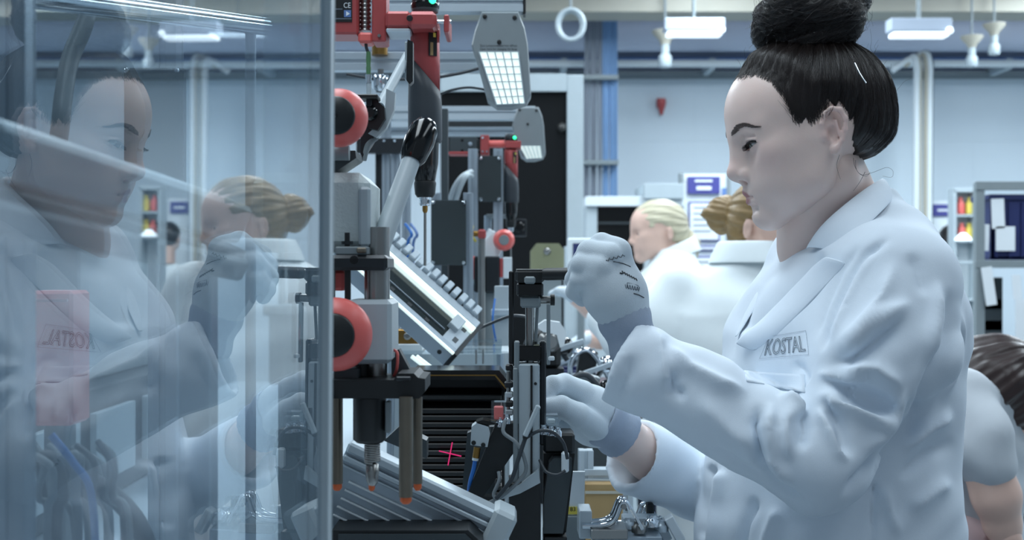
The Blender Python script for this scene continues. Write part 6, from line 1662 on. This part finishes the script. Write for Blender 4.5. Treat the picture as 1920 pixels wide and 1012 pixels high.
t = thing('control_box', 'black control box with white side below the far handwheel', 'control box', P(915, 545, D)); t.location.z = ZB
MB().pbox(889, 480, 937, 548, D-.09, .06, 'anod', bev=.003).build('box_body', t)
MB().pbox(937, 484, 943, 520, D-.088, .05, 'red').build('red_strip', t); MB().pbox(943, 482, 960, 522, D-.085, .05, 'white').build('side_panel', t)
a = P(914, 548, D-.06); MB().box((a.x, D-.06, (a.z+ZB)/2), (.03, .03, a.z-ZB), 'grey').build('stand', t)
t = thing('camera_module', 'black square camera module below the far screwdriver', 'camera', P(973, 442, 3.0))
MB().pbox(960, 410, 988, 443, 3.0, .04, 'anod', bev=.003).build('housing', t); MB().lathe(P(974, 426, 2.999), (0, -1, 0), [(0, L(10, 3)), (.006, L(10, 3)), (.007, L(6, 3))], 'black_gloss', n=20).build('lens', t)
MB().pbox(912, 401, 962, 409, 3.02, .02, 'grey').build('mount_arm', t)
c = P(915, 404, 3.03); MB().cyl((c.x, 3.03, ZB), (c.x, 3.03, c.z), .009, 'alu').build('stand_rod', t)
D = 3.6
t = thing('olive_camera_box', 'olive grey octagonal metal housing left of the raised glove', 'housing', P(1026, 505, D)); t.location.z = ZB
MB().prism([(995, 470), (1006, 456), (1048, 456), (1058, 468), (1058, 520), (995, 520)], D, .08, 'olive').build('housing', t)
MB().lathe(P(1026, 471, D-.001), (0, -1, 0), [(0, L(7, D)), (.004, L(6, D)), (.005, L(2, D))], 'steel', n=18).build('bolt', t)
a, b = P(1000, 520, D), P(1053, 520, D); MB().box(((a.x+b.x)/2, D+.04, (a.z+ZB)/2), (b.x-a.x, .07, a.z-ZB), 'grey').build('column', t)
t = thing('small_monitor', 'small white framed monitor behind the raised glove', 'monitor', P(1078, 500, 3.9)); t.location.z = ZB
MB().pbox(1064, 446, 1116, 500, 3.9, .03, 'white', bev=.004).build('frame', t); MB().pbox(1074, 456, 1110, 494, 3.898, .004, 'navy', bev=0).build('screen', t)
a = P(1090, 500, 3.9); MB().cyl((a.x, 3.93, ZB), (a.x, 3.93, a.z+.05), .012, 'grey').build('stand', t)
for k, (px, py, D, m_) in enumerate(((760, 440, 2.75, 'blue'), (770, 450, 2.8, 'bluetrim'))):
    o = MB().tube([P(px, 420, D), P(px+12, 440, D-.02), P(px+4, 470, D), P(px+10, 640, D)], .0032, m_).build('air_hose'); tag(o, ['bright blue air hose left of the large cover plate', 'pale blue air hose beside the bright blue one'][k], 'hose')

# ---- behind the guard, left
D = 1.5
t = thing('station_column', 'aluminium column with bolted smoked plate behind the guard pane', 'machine column', P(310, 1000, D)); t.location.z = ZB
c = P(311, -30, D+.03); m = MB(); profile(m, (c.x, D+.03, ZB), (c.x, D+.03, c.z), L(54, D), .035, 'alu', slots=1); m.build('column', t)
p_ = MB().pbox(232, 127, 344, 346, D-.02, .014, 'plate', bev=.001).build('plate', t)
for x in (239, 332):
    for y in (133, 340): MB().lathe(P(x, y, D-.0205), (0, -1, 0), [(0, L(5.5, D)), (.003, L(5.2, D)), (.005, L(3.4, D))], 'chrome', n=14).build('bolt', t)
MB().pbox(250, 150, 330, 330, D-.006, .03, 'grey').build('box_body', t)
t = thing('tubular_rail', 'bright round rail sloping across the top of the guarded area', 'rail', P(300, 20, 1.2))
MB().cyl(P(-60, -22, .95), P(496, 50, 1.45), .010, 'chrome').build('tube', t)
MB().cyl(P(470, 47, 1.43), Vector((P(470, 0, 1.43).x, 1.43, ZB)), .006, 'alu').build('stand_rod', t)
t = thing('cable_loom', 'thick grey corrugated hose hanging behind the guard at left', 'hose', P(115, 230, 1.1))
MB().tube([P(172, -30, 1.22), P(160, 40, 1.2), P(132, 110, 1.18), P(119, 180, 1.16), P(113, 236, 1.15), P(100, 330, 1.16)], .0085, 'gcable').build('hose', t)
t = thing('sloping_jib', 'broad pale machine jib sloping down behind the guard pane', 'machine arm', P(200, 350, .8))
a, b = P(-60, 262, .66), P(432, 412, .98)
MB().bar(a, b, .030, .03, 'lgrey', bev=.003).build('arm', t)
MB().bar(a+Vector((0, -.004, -.021)), b+Vector((0, -.004, -.021)), .006, .03, 'dark', bev=.001).build('groove', t)
MB().bar(a+Vector((0, 0, -.034)), b+Vector((0, 0, -.034)), .018, .03, 'grey', bev=.003).build('lower_rail', t)
c = a.lerp(b, .9); MB().box((c.x-.02, c.y+.04, (c.z-.03+ZB)/2), (.025, .025, c.z-.03-ZB), 'alu').build('stand', t)
c = P(28, 500, .82); o = thing('machine_post', 'pale aluminium post at the left edge behind the guard', 'post', (c.x, .82, ZB))
m = MB(); profile(m, (c.x, .82, ZB), (c.x, .82, 1.75), .02, .02, 'alu'); m.build('post', o)
t = thing('red_box', 'red plastic box seen dimly through the guard at left', 'box', P(90, 800, 1.0)); t.location.z = ZB
a, b = P(50, 545, 1.16), P(132, 800, 1.16); MB().box(((a.x+b.x)/2, 1.19, (a.z+b.z)/2), (b.x-a.x, .05, a.z-b.z), 'redp', bev=.003).build('shell', t)
MB().pbox(56, 560, 126, 566, 1.158, .004, 'red').build('lid_line', t)
MB().box(((a.x+b.x)/2, 1.19, (b.z+ZB)/2), (.02, .03, b.z-ZB), 'grey').build('stand', t)
t = thing('cable_bundle', 'tangle of grey cables hanging low behind the guard', 'cable bundle', P(120, 1000, 1.0)); t.location.z = ZB
random.seed(21)
for k in range(14):
    x = 58+k*11+random.uniform(-5, 5); dd = 1.0+random.uniform(0, .12)
    MB().tube([P(x-10, 840+random.uniform(-15, 15), dd), P(x+random.uniform(8, 24), 860+random.uniform(0, 20), dd-.01), P(x+random.uniform(0, 34), 930, dd), P(x+random.uniform(10, 44), 1000, dd), Vector((P(x+20, 0, dd).x, dd, ZB+.004))], random.uniform(.0025, .0045), 'gcable' if k % 3 else 'rubber').build('cable', t)
o = MB().tube([P(96, 815, .98), P(140, 870, .98), P(170, 920, .98), P(180, 1040, 1.0)], .003, 'blue').build('blue_hose'); tag(o, 'blue hose running down behind the guard among grey cables', 'hose')
o = MB().tube([P(120, 880, 1.05), P(200, 920, 1.05), P(260, 985, 1.05), P(300, 1100, 1.06)], .008, 'rubber').build('black_conduit'); tag(o, 'thick dark conduit sloping down behind the guard', 'conduit')
t = thing('machine_cabinet', 'dim grey machine housing standing deep behind the guard pane', 'machine', (-1.1, 2.2, ZB))
MB().box((-.84, 2.3, ZB+.10), (.26, .9, .20), 'dark', bev=.004).build('lower_housing', t)
MB().box((-.86, 2.5, ZB+.33), (.20, .5, .26), 'grey', bev=.004).build('upper_housing', t)
for k in range(3): MB().box((-.70, 1.95+k*.3, ZB+.10), (.012, .22, .12), 'lgrey').build('door', t)
